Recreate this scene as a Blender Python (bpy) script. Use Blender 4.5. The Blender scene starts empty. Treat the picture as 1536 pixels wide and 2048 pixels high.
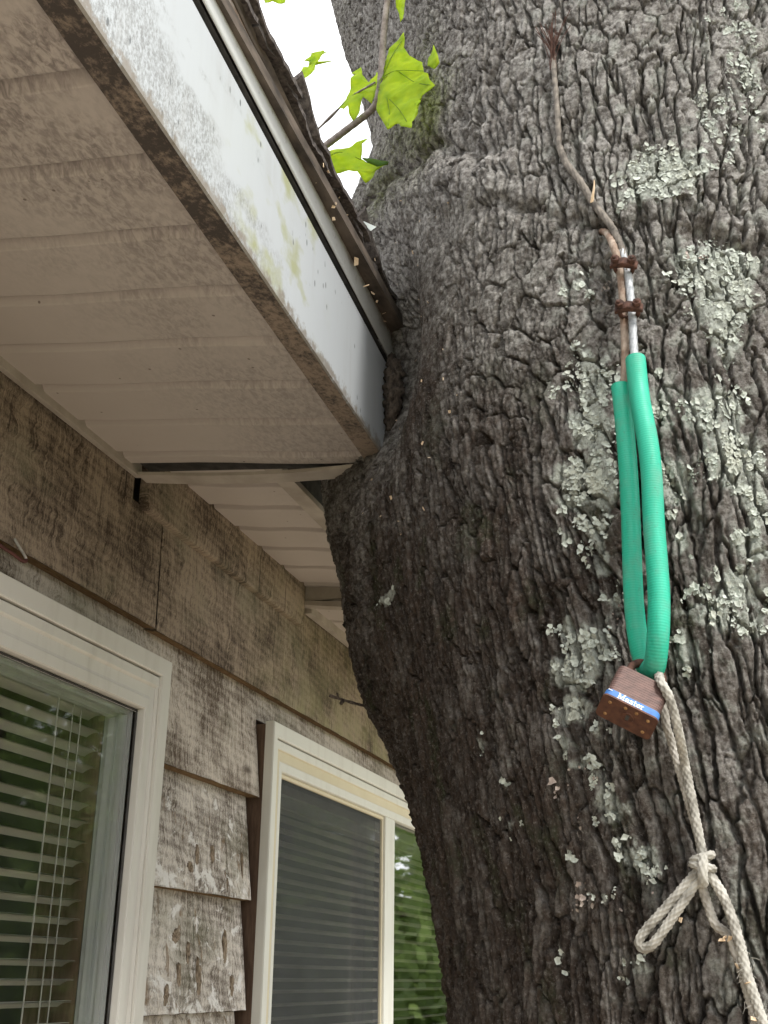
import bpy, bmesh, math, random
import numpy as np
from mathutils import Vector, Matrix

# ------------------------------------------------------------------ camera, sky, sun, exposure
scene = bpy.context.scene
ZC = 1.65                                   # eye height above the ground; shapes below are given relative to the eye
CAM_R = Vector((0.954, 0.2995, 0.011)); CAM_U = Vector((0.1026, -0.361, 0.9269)); CAM_F = Vector((-0.2816, 0.8832, 0.3751))
cam_data = bpy.data.cameras.new('camera'); cam = bpy.data.objects.new('camera', cam_data)
scene.collection.objects.link(cam); scene.camera = cam
cam_data.sensor_fit = 'VERTICAL'; cam_data.sensor_height = 36.0; cam_data.lens = 36.0*2300/2048
cam_data.clip_start = 0.05; cam_data.clip_end = 600
cam.matrix_world = Matrix(((CAM_R.x, CAM_U.x, -CAM_F.x, 0), (CAM_R.y, CAM_U.y, -CAM_F.y, 0), (CAM_R.z, CAM_U.z, -CAM_F.z, ZC), (0, 0, 0, 1)))

SUN_EL, SUN_AZ = math.radians(54), math.radians(36)    # azimuth measured from +X (away from the wall) towards -Y (behind the camera)
world = bpy.data.worlds.new('World'); scene.world = world; world.use_nodes = True
wn = world.node_tree.nodes; wl = world.node_tree.links; wn.clear()
wo = wn.new('ShaderNodeOutputWorld'); wb = wn.new('ShaderNodeBackground'); sky = wn.new('ShaderNodeTexSky')
sky.sky_type = 'NISHITA'; sky.sun_disc = False; sky.sun_elevation = SUN_EL; sky.sun_rotation = math.radians(90)+SUN_AZ
sky.air_density = 1.0; sky.dust_density = 3.0
tc = wn.new('ShaderNodeTexCoord'); cn = wn.new('ShaderNodeTexNoise'); cn.inputs['Scale'].default_value = 3.2; cn.inputs['Detail'].default_value = 6
cr_ = wn.new('ShaderNodeValToRGB'); cr_.color_ramp.elements[0].position = .30; cr_.color_ramp.elements[1].position = .62
cr_.color_ramp.elements[0].color = (10.0, 10.5, 11.3, 1); cr_.color_ramp.elements[1].color = (13.2, 13.2, 13.3, 1)
mx = wn.new('ShaderNodeMixRGB'); mx.inputs[0].default_value = .9       # a sky nearly closed by bright thin cloud
wl.new(tc.outputs['Generated'], cn.inputs['Vector']); wl.new(cn.outputs['Fac'], cr_.inputs[0])
wl.new(sky.outputs[0], mx.inputs[1]); wl.new(cr_.outputs[0], mx.inputs[2]); wl.new(mx.outputs[0], wb.inputs[0])
wb.inputs[1].default_value = 0.088; wl.new(wb.outputs[0], wo.inputs[0])
sun_data = bpy.data.lights.new('sun', 'SUN'); sun_data.energy = 1.5; sun_data.angle = math.radians(10); sun_data.color = (1, .97, .92)
sun = bpy.data.objects.new('sun', sun_data); scene.collection.objects.link(sun)
sdir = Vector((math.cos(SUN_EL)*math.cos(SUN_AZ), -math.cos(SUN_EL)*math.sin(SUN_AZ), math.sin(SUN_EL)))
sun.rotation_euler = sdir.to_track_quat('Z', 'Y').to_euler(); sun.location = (6, -4, 9)
vs = scene.view_settings; vs.view_transform = 'Standard'; vs.look = 'None'; vs.exposure = 1.22; vs.gamma = 1; vs.use_curve_mapping = False
scene.cycles.max_bounces = 8; scene.cycles.transparent_max_bounces = 16; scene.cycles.use_denoising = True

RNG = np.random.default_rng(7); random.seed(7)
COL = scene.collection

# ------------------------------------------------------------------ numpy noise
_TAB = {}
def _tab(seed):
    if seed not in _TAB: _TAB[seed] = np.random.default_rng(1000+seed).random((256, 256), dtype=np.float32)
    return _TAB[seed]
def _h(ix, iy, seed): return _tab(seed)[ix.astype(np.int32) & 255, iy.astype(np.int32) & 255]
_GR = {}
def perlin(x, y, seed=0):
    if seed not in _GR: t = _tab(seed)*2*np.pi; _GR[seed] = (np.cos(t).ravel(), np.sin(t).ravel())
    gx, gy = _GR[seed]; x = np.asarray(x, np.float32); y = np.asarray(y, np.float32)
    ix = np.floor(x).astype(np.int32); iy = np.floor(y).astype(np.int32); fx = x-ix; fy = y-iy
    u = fx*fx*fx*(fx*(fx*6-15)+10); v = fy*fy*fy*(fy*(fy*6-15)+10)
    x0 = (ix & 255)*256; x1 = ((ix+1) & 255)*256; y0 = iy & 255; y1 = (iy+1) & 255
    i = x0+y0; a = gx[i]*fx+gy[i]*fy; i = x1+y0; b = gx[i]*(fx-1)+gy[i]*fy
    i = x0+y1; c = gx[i]*fx+gy[i]*(fy-1); i = x1+y1; d = gx[i]*(fx-1)+gy[i]*(fy-1)
    a = a+(b-a)*u; return a+((c+(d-c)*u)-a)*v
def fbm(x, y, octv=4, seed=0, gain=.5):
    s = 0; a = 1.
    for o in range(octv):
        s = s+a*perlin(x*2**o, y*2**o, seed+o*17); a *= gain
    return s
def voronoi(x, y, sx, sy, seed=0, jit=.85):
    """cell random, physical distance to the nearest cell edge (cells sx by sy), edge verticality, local offsets"""
    x = np.asarray(x, np.float32); y = np.asarray(y, np.float32); ix = np.floor(x); iy = np.floor(y); sx = np.float32(sx); sy = np.asarray(sy, np.float32)
    best = np.full(x.shape, 1e9, np.float32); bx = np.zeros_like(x); by = np.zeros_like(x); rid = np.zeros_like(x)
    pts = []
    for dx in (-1, 0, 1):
        for dy in (-1, 0, 1):
            cx = ix+dx; cy = iy+dy
            px = cx+.5+(_h(cx, cy, seed)-.5)*jit-x; py = cy+.5+(_h(cx, cy, seed+5)-.5)*jit-y
            d = px*px+py*py; m = d < best
            best = np.where(m, d, best); bx = np.where(m, px, bx); by = np.where(m, py, by)
            rid = np.where(m, _h(cx, cy, seed+9), rid); pts.append((px, py))
    ed = np.full(x.shape, 1e9, np.float32); ver = np.zeros_like(x)
    for px, py in pts:
        nx = px-bx; ny = py-by; l = np.sqrt(nx*nx+ny*ny); ok = l > 1e-6; l = np.where(ok, l, 1)
        nx /= l; ny /= l; ph = np.sqrt((nx/sx)**2+(ny/sy)**2)+1e-6
        d = ((px+bx)*.5*nx+(py+by)*.5*ny)/ph
        m = ok & (d < ed); ed = np.where(m, d, ed); ver = np.where(m, np.abs(nx/sx)/ph, ver)
    return rid, ed, ver, -bx, -by
def sstep(a, b, x):
    t = np.clip((x-a)/(b-a), 0, 1); return t*t*(3-2*t)
def cr(z, xs, ys):
    xs = np.asarray(xs, float); ys = np.asarray(ys, float); m = np.gradient(ys, xs)
    i = np.clip(np.searchsorted(xs, z)-1, 0, len(xs)-2); h = xs[i+1]-xs[i]; t = np.clip((z-xs[i])/h, 0, 1)
    return (2*t**3-3*t**2+1)*ys[i]+(t**3-2*t**2+t)*h*m[i]+(-2*t**3+3*t**2)*ys[i+1]+(t**3-t**2)*h*m[i+1]

# ------------------------------------------------------------------ object helpers
def link(name, me, mat=None, parent=None, label=None, cat=None, group=None, kind=None, smooth=False):
    o = bpy.data.objects.new(name, me); COL.objects.link(o)
    if mat is not None and len(me.materials) == 0: me.materials.append(mat)
    if smooth: me.polygons.foreach_set('use_smooth', [True]*len(me.polygons))
    if parent is not None: attach(o, parent)
    tag(o, label, cat, group, kind); return o
def attach(o, parent):
    o.parent = parent                     # meshes carry world coordinates; only the top Empties are moved
    if parent.type == 'EMPTY': o.matrix_parent_inverse = Matrix.Translation(-parent.location)
def tag(o, label=None, cat=None, group=None, kind=None):
    if label: o['label'] = label
    if cat: o['category'] = cat
    if group: o['group'] = group
    if kind: o['kind'] = kind
    return o
def empty(name, loc, label, cat, group=None):
    o = bpy.data.objects.new(name, None); COL.objects.link(o); o.location = (loc[0], loc[1], loc[2]+ZC); o.empty_display_size = .05
    return tag(o, label, cat, group)
class MB:
    def __init__(s): s.v = []; s.f = []
    def add(s, vs_, fs):
        n = len(s.v); s.v += [tuple(map(float, p)) for p in vs_]; s.f += [tuple(i+n for i in f) for f in fs]; return s
    def box(s, x0, x1, y0, y1, z0, z1):
        return s.add([(x0, y0, z0), (x1, y0, z0), (x1, y1, z0), (x0, y1, z0), (x0, y0, z1), (x1, y0, z1), (x1, y1, z1), (x0, y1, z1)],
                     [(0, 3, 2, 1), (4, 5, 6, 7), (0, 1, 5, 4), (1, 2, 6, 5), (2, 3, 7, 6), (3, 0, 4, 7)])
    def hexa(s, p):                      # eight corners, bottom ring then top ring
        return s.add(p, [(0, 3, 2, 1), (4, 5, 6, 7), (0, 1, 5, 4), (1, 2, 6, 5), (2, 3, 7, 6), (3, 0, 4, 7)])
    def grid(s, fn, us, vs_):            # fn(u,v) -> point
        n = len(us); base = [fn(u, v) for v in vs_ for u in us]
        return s.add(base, [(j*n+i, j*n+i+1, (j+1)*n+i+1, (j+1)*n+i) for j in range(len(vs_)-1) for i in range(n-1)])
    def mesh(s, name='m', bevel=0, seg=2):
        me = bpy.data.meshes.new(name); me.from_pydata([(x, y, z+ZC) for x, y, z in s.v], [], s.f); me.update()
        bm = bmesh.new(); bm.from_mesh(me); bmesh.ops.recalc_face_normals(bm, faces=bm.faces)
        if bevel:
            es = [e for e in bm.edges if len(e.link_faces) == 2 and e.calc_face_angle(0) > .5]
            bmesh.ops.bevel(bm, geom=es, offset=bevel, segments=seg, profile=.6, affect='EDGES', clamp_overlap=True)
        bm.to_mesh(me); bm.free(); return me
    def build(s, name, mat, parent=None, bevel=0, smooth=False, **k):
        return link(name, s.mesh(name, bevel), mat, parent, smooth=smooth, **k)
def resample(P, step):
    P = np.asarray(P, float); n = len(P); out = []
    for i in range(n-1):
        p0 = P[max(i-1, 0)]; p1 = P[i]; p2 = P[i+1]; p3 = P[min(i+2, n-1)]
        k = max(2, int(np.linalg.norm(p2-p1)/step*2))
        for t in np.arange(k)/k:
            out.append(.5*((2*p1)+(-p0+p2)*t+(2*p0-5*p1+4*p2-p3)*t*t+(-p0+3*p1-3*p2+p3)*t**3))
    out.append(P[-1]); out = np.array(out)
    s = np.r_[0, np.cumsum(np.linalg.norm(np.diff(out, axis=0), axis=1))]
    m = max(2, int(s[-1]/step)+1); q = np.linspace(0, s[-1], m)
    return np.stack([np.interp(q, s, out[:, k]) for k in range(3)], 1), q
def tube(mb, P, rad, step=.004, n=14, lobes=0, amp=0., twist=0., flat=1., cap=True, wob=0., seed=0, braid=0.):
    """swept round section; lobes/twist give laid strands; rad is a number or a function of the arc length"""
    C, s = resample(P, step); m = len(C)
    T = np.gradient(C, axis=0); T /= np.linalg.norm(T, axis=1)[:, None]
    N = np.zeros_like(C); a = np.array([.3, -1, .2]); a = a-T[0]*(a@T[0]); N[0] = a/np.linalg.norm(a)
    for i in range(1, m):
        v = N[i-1]-T[i]*(N[i-1]@T[i]); N[i] = v/np.linalg.norm(v)
    B = np.cross(T, N); th = np.arange(n)/n*2*np.pi
    V = []
    for i in range(m):
        r = rad(s[i]) if callable(rad) else rad
        rr = r*(1+amp*np.cos(lobes*th-twist*s[i])) if lobes else np.full(n, r)
        if braid: rr = rr*(1+braid*np.cos(lobes*th+twist*s[i]))
        if wob: rr = rr*(1+wob*np.sin(s[i]*311+seed)*np.cos(2*th+s[i]*90))
        V.append(C[i]+np.cos(th)[:, None]*rr[:, None]*N[i]*flat+np.sin(th)[:, None]*rr[:, None]*B[i])
    V = np.concatenate(V)
    F = [(i*n+k, i*n+(k+1) % n, (i+1)*n+(k+1) % n, (i+1)*n+k) for i in range(m-1) for k in range(n)]
    if cap: F += [tuple(range(n-1, -1, -1)), tuple((m-1)*n+k for k in range(n))]
    return mb.add(V, F)

# ------------------------------------------------------------------ materials
class M:
    def __init__(s, name, rough=.8, color=(.5, .5, .5), spec=.3, metallic=0.):
        s.m = bpy.data.materials.new(name); s.m.use_nodes = True; s.t = s.m.node_tree; s.n = s.t.nodes; s.l = s.t.links
        s.b = s.n['Principled BSDF']; s.b.inputs['Roughness'].default_value = rough; s.b.inputs['Base Color'].default_value = (*color, 1)
        s.b.inputs['Specular IOR Level'].default_value = spec; s.b.inputs['Metallic'].default_value = metallic
    def pos(s, sx=1, sy=1, sz=1, rot=0):
        g = s.n.new('ShaderNodeNewGeometry'); m = s.n.new('ShaderNodeMapping'); m.inputs['Scale'].default_value = (sx, sy, sz)
        m.inputs['Rotation'].default_value = (rot, 0, 0); s.l.new(g.outputs['Position'], m.inputs['Vector']); return m.outputs[0]
    def noise(s, vec, scale=1., detail=4., rough=.55, dist=0.):
        t = s.n.new('ShaderNodeTexNoise'); t.inputs['Scale'].default_value = scale; t.inputs['Detail'].default_value = detail
        t.inputs['Roughness'].default_value = rough; t.inputs['Distortion'].default_value = dist; s.l.new(vec, t.inputs['Vector']); return t.outputs['Fac']
    def vor(s, vec, scale=1., feat='F1'):
        t = s.n.new('ShaderNodeTexVoronoi'); t.feature = feat; t.inputs['Scale'].default_value = scale; s.l.new(vec, t.inputs['Vector']); return t.outputs['Distance']
    def ramp(s, fac, a, b, ca=(0, 0, 0), cb=(1, 1, 1)):
        r = s.n.new('ShaderNodeValToRGB'); e = r.color_ramp.elements; e[0].position = a; e[1].position = b
        e[0].color = (*ca, 1); e[1].color = (*cb, 1); s.l.new(fac, r.inputs[0]); return r.outputs[0]
    def mix(s, fac, a, b, mode='MIX'):
        m = s.n.new('ShaderNodeMixRGB'); m.blend_type = mode
        for k, v in ((0, fac), (1, a), (2, b)):
            if isinstance(v, (int, float)): m.inputs[k].default_value = v if k == 0 else (v, v, v, 1)
            elif isinstance(v, tuple): m.inputs[k].default_value = (*v, 1)
            else: s.l.new(v, m.inputs[k])
        return m.outputs[0]
    def math(s, op, a, b=0.):
        m = s.n.new('ShaderNodeMath'); m.operation = op
        for k, v in ((0, a), (1, b)):
            if isinstance(v, (int, float)): m.inputs[k].default_value = v
            else: s.l.new(v, m.inputs[k])
        return m.outputs[0]
    def rng(s, v, a, b, lo=0., hi=1.):
        m = s.n.new('ShaderNodeMapRange'); m.interpolation_type = 'SMOOTHSTEP'
        m.inputs['From Min'].default_value = a; m.inputs['From Max'].default_value = b; m.inputs['To Min'].default_value = lo; m.inputs['To Max'].default_value = hi
        s.l.new(v, m.inputs['Value']); return m.outputs[0]
    def xyz(s):
        g = s.n.new('ShaderNodeNewGeometry'); x = s.n.new('ShaderNodeSeparateXYZ'); s.l.new(g.outputs['Position'], x.inputs[0]); return x.outputs
    def attr(s, name):
        a = s.n.new('ShaderNodeAttribute'); a.attribute_name = name; return a.outputs['Fac']
    def col(s, c): s.l.new(c, s.b.inputs['Base Color']); return s
    def rgh(s, c): s.l.new(c, s.b.inputs['Roughness']); return s
    def bump(s, h, dist=.002, strength=1.):
        b = s.n.new('ShaderNodeBump'); b.inputs['Distance'].default_value = dist; b.inputs['Strength'].default_value = strength
        s.l.new(h, b.inputs['Height']); s.l.new(b.outputs[0], s.b.inputs['Normal']); return s

def mat_bark():
    k = M('bark', .95, spec=.12)
    p = k.pos(); tone = k.attr('tone'); plate = k.attr('plate'); lich = k.attr('lich'); moss = k.attr('moss')
    n1 = k.noise(p, 90, 6, .65); n2 = k.noise(p, 420, 4, .7); n3 = k.noise(p, 14, 3)
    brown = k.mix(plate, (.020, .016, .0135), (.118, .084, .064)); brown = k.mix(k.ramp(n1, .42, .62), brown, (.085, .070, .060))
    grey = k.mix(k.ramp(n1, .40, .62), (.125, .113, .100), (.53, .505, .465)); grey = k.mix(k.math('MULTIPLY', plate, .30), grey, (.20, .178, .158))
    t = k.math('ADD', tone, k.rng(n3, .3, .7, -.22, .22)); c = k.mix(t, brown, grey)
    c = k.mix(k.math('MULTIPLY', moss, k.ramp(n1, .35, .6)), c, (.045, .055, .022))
    l = k.math('MULTIPLY', lich, k.ramp(n1, .30, .46)); c = k.mix(l, c, k.mix(n2, (.33, .35, .30), (.60, .62, .55)))
    n4 = k.noise(p, 190, 6, .82); c = k.mix(k.ramp(n4, .53, .66), c, k.mix(.38, c, (.48, .45, .41)))
    c = k.mix(k.ramp(n4, .36, .48, (.85, .85, .85), (0, 0, 0)), c, k.mix(.6, c, (.03, .024, .02)))
    k.col(c); n5 = k.noise(p, 900, 3, .75); k.bump(k.math('ADD', k.math('MULTIPLY', n2, 1.2), k.math('ADD', n1, k.math('MULTIPLY', n5, .4))), .0045, 1.); return k.m
def mat_lichen(pink=False):
    k = M('lichen_pink' if pink else 'lichen', .95, spec=.1); p = k.pos(); n = k.noise(p, 160, 4, .6); n2 = k.noise(p, 30, 3)
    a, b = ((.24, .19, .165), (.44, .37, .325)) if pink else ((.29, .31, .27), (.55, .575, .51))
    c = k.mix(k.ramp(n, .3, .7), a, b); c = k.mix(k.ramp(n2, .5, .7), c, k.mix(.25, c, (.50, .47, .36)))
    k.col(c); k.bump(n, .0015, .7); return k.m
def mat_wood(name, dark=(.115, .085, .062), light=(.58, .515, .44), shade=.5, chips=False, algae=False):
    k = M(name, .92, spec=.1); x = k.xyz(); p = k.pos()
    wrp = k.noise(k.pos(1, 14, 20), 1, 3); wv = k.n.new('ShaderNodeVectorMath'); wv.operation = 'ADD'
    cb = k.n.new('ShaderNodeCombineXYZ'); k.l.new(k.rng(wrp, .2, .8, -.012, .012), cb.inputs[1]); k.l.new(k.rng(wrp, .2, .8, -.006, .006), cb.inputs[2]); k.l.new(p, wv.inputs[0]); k.l.new(cb.outputs[0], wv.inputs[1])
    def scl(a_, b_):
        m = k.n.new('ShaderNodeMapping'); m.inputs['Scale'].default_value = (1, a_, b_); k.l.new(wv.outputs[0], m.inputs['Vector']); return m.outputs[0]
    saw = k.noise(scl(230, 15), 1, 5, .75); saw2 = k.noise(scl(85, 6), 1, 4, .6); grain = k.noise(scl(9, 150), 1, 5, .62, 1.5); fine = k.noise(p, 270, 5, .8); big = k.noise(k.pos(1, 4, 7), 1, 5, .62)
    arch = k.n.new('ShaderNodeTexWave'); arch.wave_type = 'RINGS'; arch.inputs['Scale'].default_value = 5.5; arch.inputs['Distortion'].default_value = 5.; arch.inputs['Detail'].default_value = 3
    k.l.new(k.pos(0, 1.1, 3.2), arch.inputs['Vector']); kn = k.vor(k.pos(1, 2.6, 6.5), 1)
    f = k.math('ADD', k.math('MULTIPLY', saw, .60), k.math('ADD', k.math('MULTIPLY', saw2, .30), k.math('ADD', k.math('MULTIPLY', grain, .12), k.math('MULTIPLY', fine, .42))))
    f = k.math('ADD', f, k.rng(big, .3, .7, -.12, .08)); f = k.math('ADD', f, k.math('MULTIPLY', arch.outputs['Fac'], .05))
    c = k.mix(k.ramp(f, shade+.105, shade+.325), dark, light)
    c = k.mix(k.rng(kn, .02, .09, .85, 0), c, (.07, .048, .034))
    crack = k.noise(k.pos(1, 85, 2.6), 1, 3, .6); c = k.mix(k.rng(crack, .675, .70), c, (.05, .038, .03))
    green = k.ramp(k.noise(k.pos(1, 4.2, 6), 1, 4), .53, .68, (0, 0, 0), (.5, .5, .5)); c = k.mix(green, c, k.mix(.7, c, (.17, .175, .11)))
    if algae:
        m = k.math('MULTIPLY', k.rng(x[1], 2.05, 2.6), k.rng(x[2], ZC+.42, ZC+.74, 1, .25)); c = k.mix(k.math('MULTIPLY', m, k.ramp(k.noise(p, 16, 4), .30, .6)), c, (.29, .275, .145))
    if chips:
        low = k.math('MAXIMUM', k.math('MULTIPLY', k.rng(x[2], ZC+.135, ZC+.15), k.rng(x[2], ZC+.15, ZC+.215, 1, 0)), k.rng(x[2], ZC-.05, ZC+.03, 1, .25)); wn_ = k.math('ADD', k.noise(k.pos(1, 19, 24), 1, 6, .7, .5), k.math('MULTIPLY', low, .10)); c = k.mix(k.ramp(wn_, .60, .66), c, k.mix(fine, (.50, .47, .43), (.88, .86, .82)))
        bn = k.noise(k.pos(1, 34, 17), 1, 5, .65, .8); c = k.mix(k.ramp(bn, .60, .66, (0, 0, 0), (.8, .8, .8)), c, k.mix(grain, (.12, .08, .05), (.30, .20, .11)))
        f = k.math('ADD', f, k.rng(bn, .58, .66, 0, .5))
    k.col(c); k.bump(k.math('ADD', f, k.rng(crack, .65, .70, 0, -.5)), .0032, .9); return k.m
def mat_soffit():
    k = M('soffit_aluminium', .55, spec=.35); x = k.xyz(); p = k.pos()
    base = k.mix(k.noise(p, 5, 3), (.43, .378, .338), (.49, .438, .394))
    near = k.rng(x[0], -.90, -.60); nearcam = k.rng(x[1], .4, 1.25, 1.0, .45)
    n = k.noise(k.pos(150, 75, 40), 1, 5, .65, .5); big = k.noise(k.pos(7, 9, 3), 1, 4)
    amt = k.math('MULTIPLY', k.math('MULTIPLY', near, nearcam), k.rng(big, .28, .55))
    c = k.mix(k.math('MULTIPLY', amt, k.ramp(n, .40, .62)), base, (.15, .125, .115))
    spots = k.vor(k.pos(28, 28, 28), 1); c = k.mix(k.rng(spots, .045, .07, .8, 0), c, (.12, .09, .07))
    k.col(c); k.bump(k.noise(p, 60, 3), .0006, .5); return k.m
def mat_fascia():
    k = M('fascia_white', .35, spec=.45); x = k.xyz(); p = k.pos()
    base = k.mix(k.noise(p, 6, 3), (.49, .515, .535), (.53, .555, .57))
    n = k.noise(k.pos(1, 260, 170), 1, 6, .72, .3); big = k.noise(k.pos(1, 7, 13), 1, 4, .6)
    line = k.math('ADD', k.math('MULTIPLY', x[2], -1.0), k.math('ADD', 1.65+.985, k.math('MULTIPLY', x[1], -.13)))    # lower, nearer part of the board is mildewed
    zone = k.rng(k.math('ADD', line, k.rng(big, .3, .7, -.09, .09)), -.03, .05); zone = k.math('MULTIPLY', zone, k.rng(x[1], .95, 1.22, 1, 0))
    c = k.mix(k.math('MULTIPLY', k.math('MULTIPLY', zone, .82), k.ramp(n, .42, .60)), base, (.22, .22, .215))
    g = k.math('MULTIPLY', k.rng(x[1], .86, 1.05), k.rng(x[1], 1.2, 1.32, 1, 0)); g = k.math('MULTIPLY', g, k.ramp(k.noise(k.pos(1, 14, 20), 1, 5), .52, .68)); c = k.mix(k.math('MULTIPLY', g, .8), c, (.36, .37, .17))
    sp = k.vor(k.pos(60, 60, 26), 1); c = k.mix(k.math('MULTIPLY', k.rng(sp, .10, .16, .8, 0), k.rng(big, .48, .56)), c, (.10, .11, .115))
    zr = k.math('SUBTRACT', k.math('SUBTRACT', x[2], ZC+.7655), k.math('MULTIPLY', x[1], .0038)); gr = k.rng(k.math('ADD', zr, k.rng(k.noise(k.pos(1, 60, 60), 1, 5, .7), .3, .7, -.012, .012)), .002, .016, .85, 0); c = k.mix(gr, c, (.24, .205, .165))
    dz = k.math('MULTIPLY', k.ramp(k.noise(k.pos(1, 40, 3), 1, 4), .52, .70), k.rng(big, .35, .65, .1, .45)); c = k.mix(dz, c, (.42, .425, .42))
    k.col(c); k.bump(k.noise(p, 25, 4), .0012, .35); return k.m
def mat_apron():
    k = M('apron_white_stained', .45, spec=.4); x = k.xyz(); p = k.pos()
    base = (.54, .545, .53); n = k.noise(k.pos(1, 30, 60), 1, 5, .6)
    zt = k.math('ADD', k.math('SUBTRACT', x[2], ZC), k.math('MULTIPLY', x[1], .042))       # distance up the strip
    m = k.rng(k.math('ADD', zt, k.rng(n, .3, .7, -.014, .014)), 1.050, 1.082); c = k.mix(m, base, (.20, .14, .10)); c = k.mix(k.ramp(k.noise(p, 70, 5, .7), .60, .72, (0, 0, 0), (.6, .6, .6)), c, (.22, .19, .165))
    k.col(c); return k.m
def mat_mould():
    k = M('mouldy_return', .8, spec=.2); p = k.pos(); x = k.xyz(); n = k.noise(k.pos(150, 110, 60), 1, 6, .72, .25); b = k.noise(p, 14, 5, .65)
    f = k.math('ADD', n, k.math('ADD', k.rng(b, .3, .7, -.12, .12), k.rng(x[1], .6, 1.5, -.10, .10)))
    c = k.mix(k.ramp(f, .40, .66), (.070, .058, .051), (.285, .225, .175)); k.col(c); k.bump(n, .001, .6); return k.m
def mat_simple(name, c1, c2, scale=20, rough=.7, spec=.3, bump=0., metallic=0., stretch=(1, 1, 1), lo=.35, hi=.65):
    k = M(name, rough, spec=spec, metallic=metallic); n = k.noise(k.pos(*stretch), scale, 5, .6); k.col(k.mix(k.ramp(n, lo, hi), c1, c2))
    if bump: k.bump(n, bump, .8)
    return k.m
def mat_glass(name='window_glass', power=5.0, low=.045):
    m = bpy.data.materials.new(name); m.use_nodes = True; t = m.node_tree; t.nodes.clear()
    o = t.nodes.new('ShaderNodeOutputMaterial'); mixn = t.nodes.new('ShaderNodeMixShader'); tr = t.nodes.new('ShaderNodeBsdfTransparent'); gl = t.nodes.new('ShaderNodeBsdfGlossy')
    fr = t.nodes.new('ShaderNodeLayerWeight'); ad = t.nodes.new('ShaderNodeMapRange'); pw = t.nodes.new('ShaderNodeMath'); pw.operation = 'POWER'; pw.inputs[1].default_value = power; ad.inputs['To Min'].default_value = low; ad.inputs['To Max'].default_value = .80    # Schlick-like, same from both faces
    gl.inputs['Roughness'].default_value = .025; tr.inputs[0].default_value = (.965, .975, .97, 1)
    g = t.nodes.new('ShaderNodeNewGeometry'); n = t.nodes.new('ShaderNodeTexNoise'); n.inputs['Scale'].default_value = 5; b = t.nodes.new('ShaderNodeBump'); b.inputs['Distance'].default_value = .004; b.inputs['Strength'].default_value = .12
    t.links.new(g.outputs['Position'], n.inputs['Vector']); t.links.new(n.outputs[0], b.inputs['Height']); t.links.new(b.outputs[0], gl.inputs['Normal'])
    t.links.new(fr.outputs['Facing'], pw.inputs[0]); t.links.new(pw.outputs[0], ad.inputs['Value']); t.links.new(ad.outputs[0], mixn.inputs[0]); t.links.new(tr.outputs[0], mixn.inputs[1]); t.links.new(gl.outputs[0], mixn.inputs[2]); t.links.new(mixn.outputs[0], o.inputs[0])
    return m
def mat_screen():
    k = M('insect_screen', .6, (.10, .105, .11), .2); tr = k.n.new('ShaderNodeBsdfTransparent'); mx_ = k.n.new('ShaderNodeMixShader')
    f = k.noise(k.pos(1, 6, 5), 1, 3); f = k.rng(f, .3, .7, .50, .60)
    k.l.new(f, mx_.inputs[0]); k.l.new(tr.outputs[0], mx_.inputs[1]); k.l.new(k.b.outputs[0], mx_.inputs[2]); k.l.new(mx_.outputs[0], k.n['Material Output'].inputs[0])
    w = k.noise(k.pos(1, 8, 260), 1, 2); k.col(k.mix(w, (.06, .063, .064), (.10, .104, .104))); return k.m
def mat_leaf(name='leaf', a=(.34, .52, .015), b=(.58, .70, .02)):
    k = M(name, .5, spec=.3); n = k.noise(k.pos(), 55, 4); c = k.mix(k.ramp(n, .3, .7), a, b); k.col(c)
    tl = k.n.new('ShaderNodeBsdfTranslucent'); mx_ = k.n.new('ShaderNodeMixShader'); mx_.inputs[0].default_value = .74
    k.l.new(k.mix(.35, c, (.85, .95, .03), 'MULTIPLY') if name == 'far_foliage' else k.mix(.5, c, (.85, .95, .02)), tl.inputs[0]); k.l.new(k.b.outputs[0], mx_.inputs[1]); k.l.new(tl.outputs[0], mx_.inputs[2]); k.l.new(mx_.outputs[0], k.n['Material Output'].inputs[0]); return k.m
def mat_hose():
    k = M('green_hose_vinyl', .32, spec=.45); n = k.noise(k.pos(60, 60, 6), 1, 4); d = k.noise(k.pos(), 30, 4)
    c = k.mix(k.ramp(n, .3, .7), (.006, .31, .19), (.022, .43, .28)); c = k.mix(k.ramp(d, .50, .70, (0, 0, 0), (.55, .55, .55)), c, (.12, .30, .22)); sp = k.noise(k.pos(), 260, 4, .7); c = k.mix(k.ramp(sp, .60, .72, (0, 0, 0), (.5, .5, .5)), c, (.05, .10, .075)); k.col(c); k.rgh(k.rng(d, .3, .7, .45, .7))
    k.b.inputs['Subsurface Weight'].default_value = .12; k.b.inputs['Subsurface Radius'].default_value = (.002, .006, .004); k.b.inputs['Subsurface Scale'].default_value = 1.; return k.m

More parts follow.
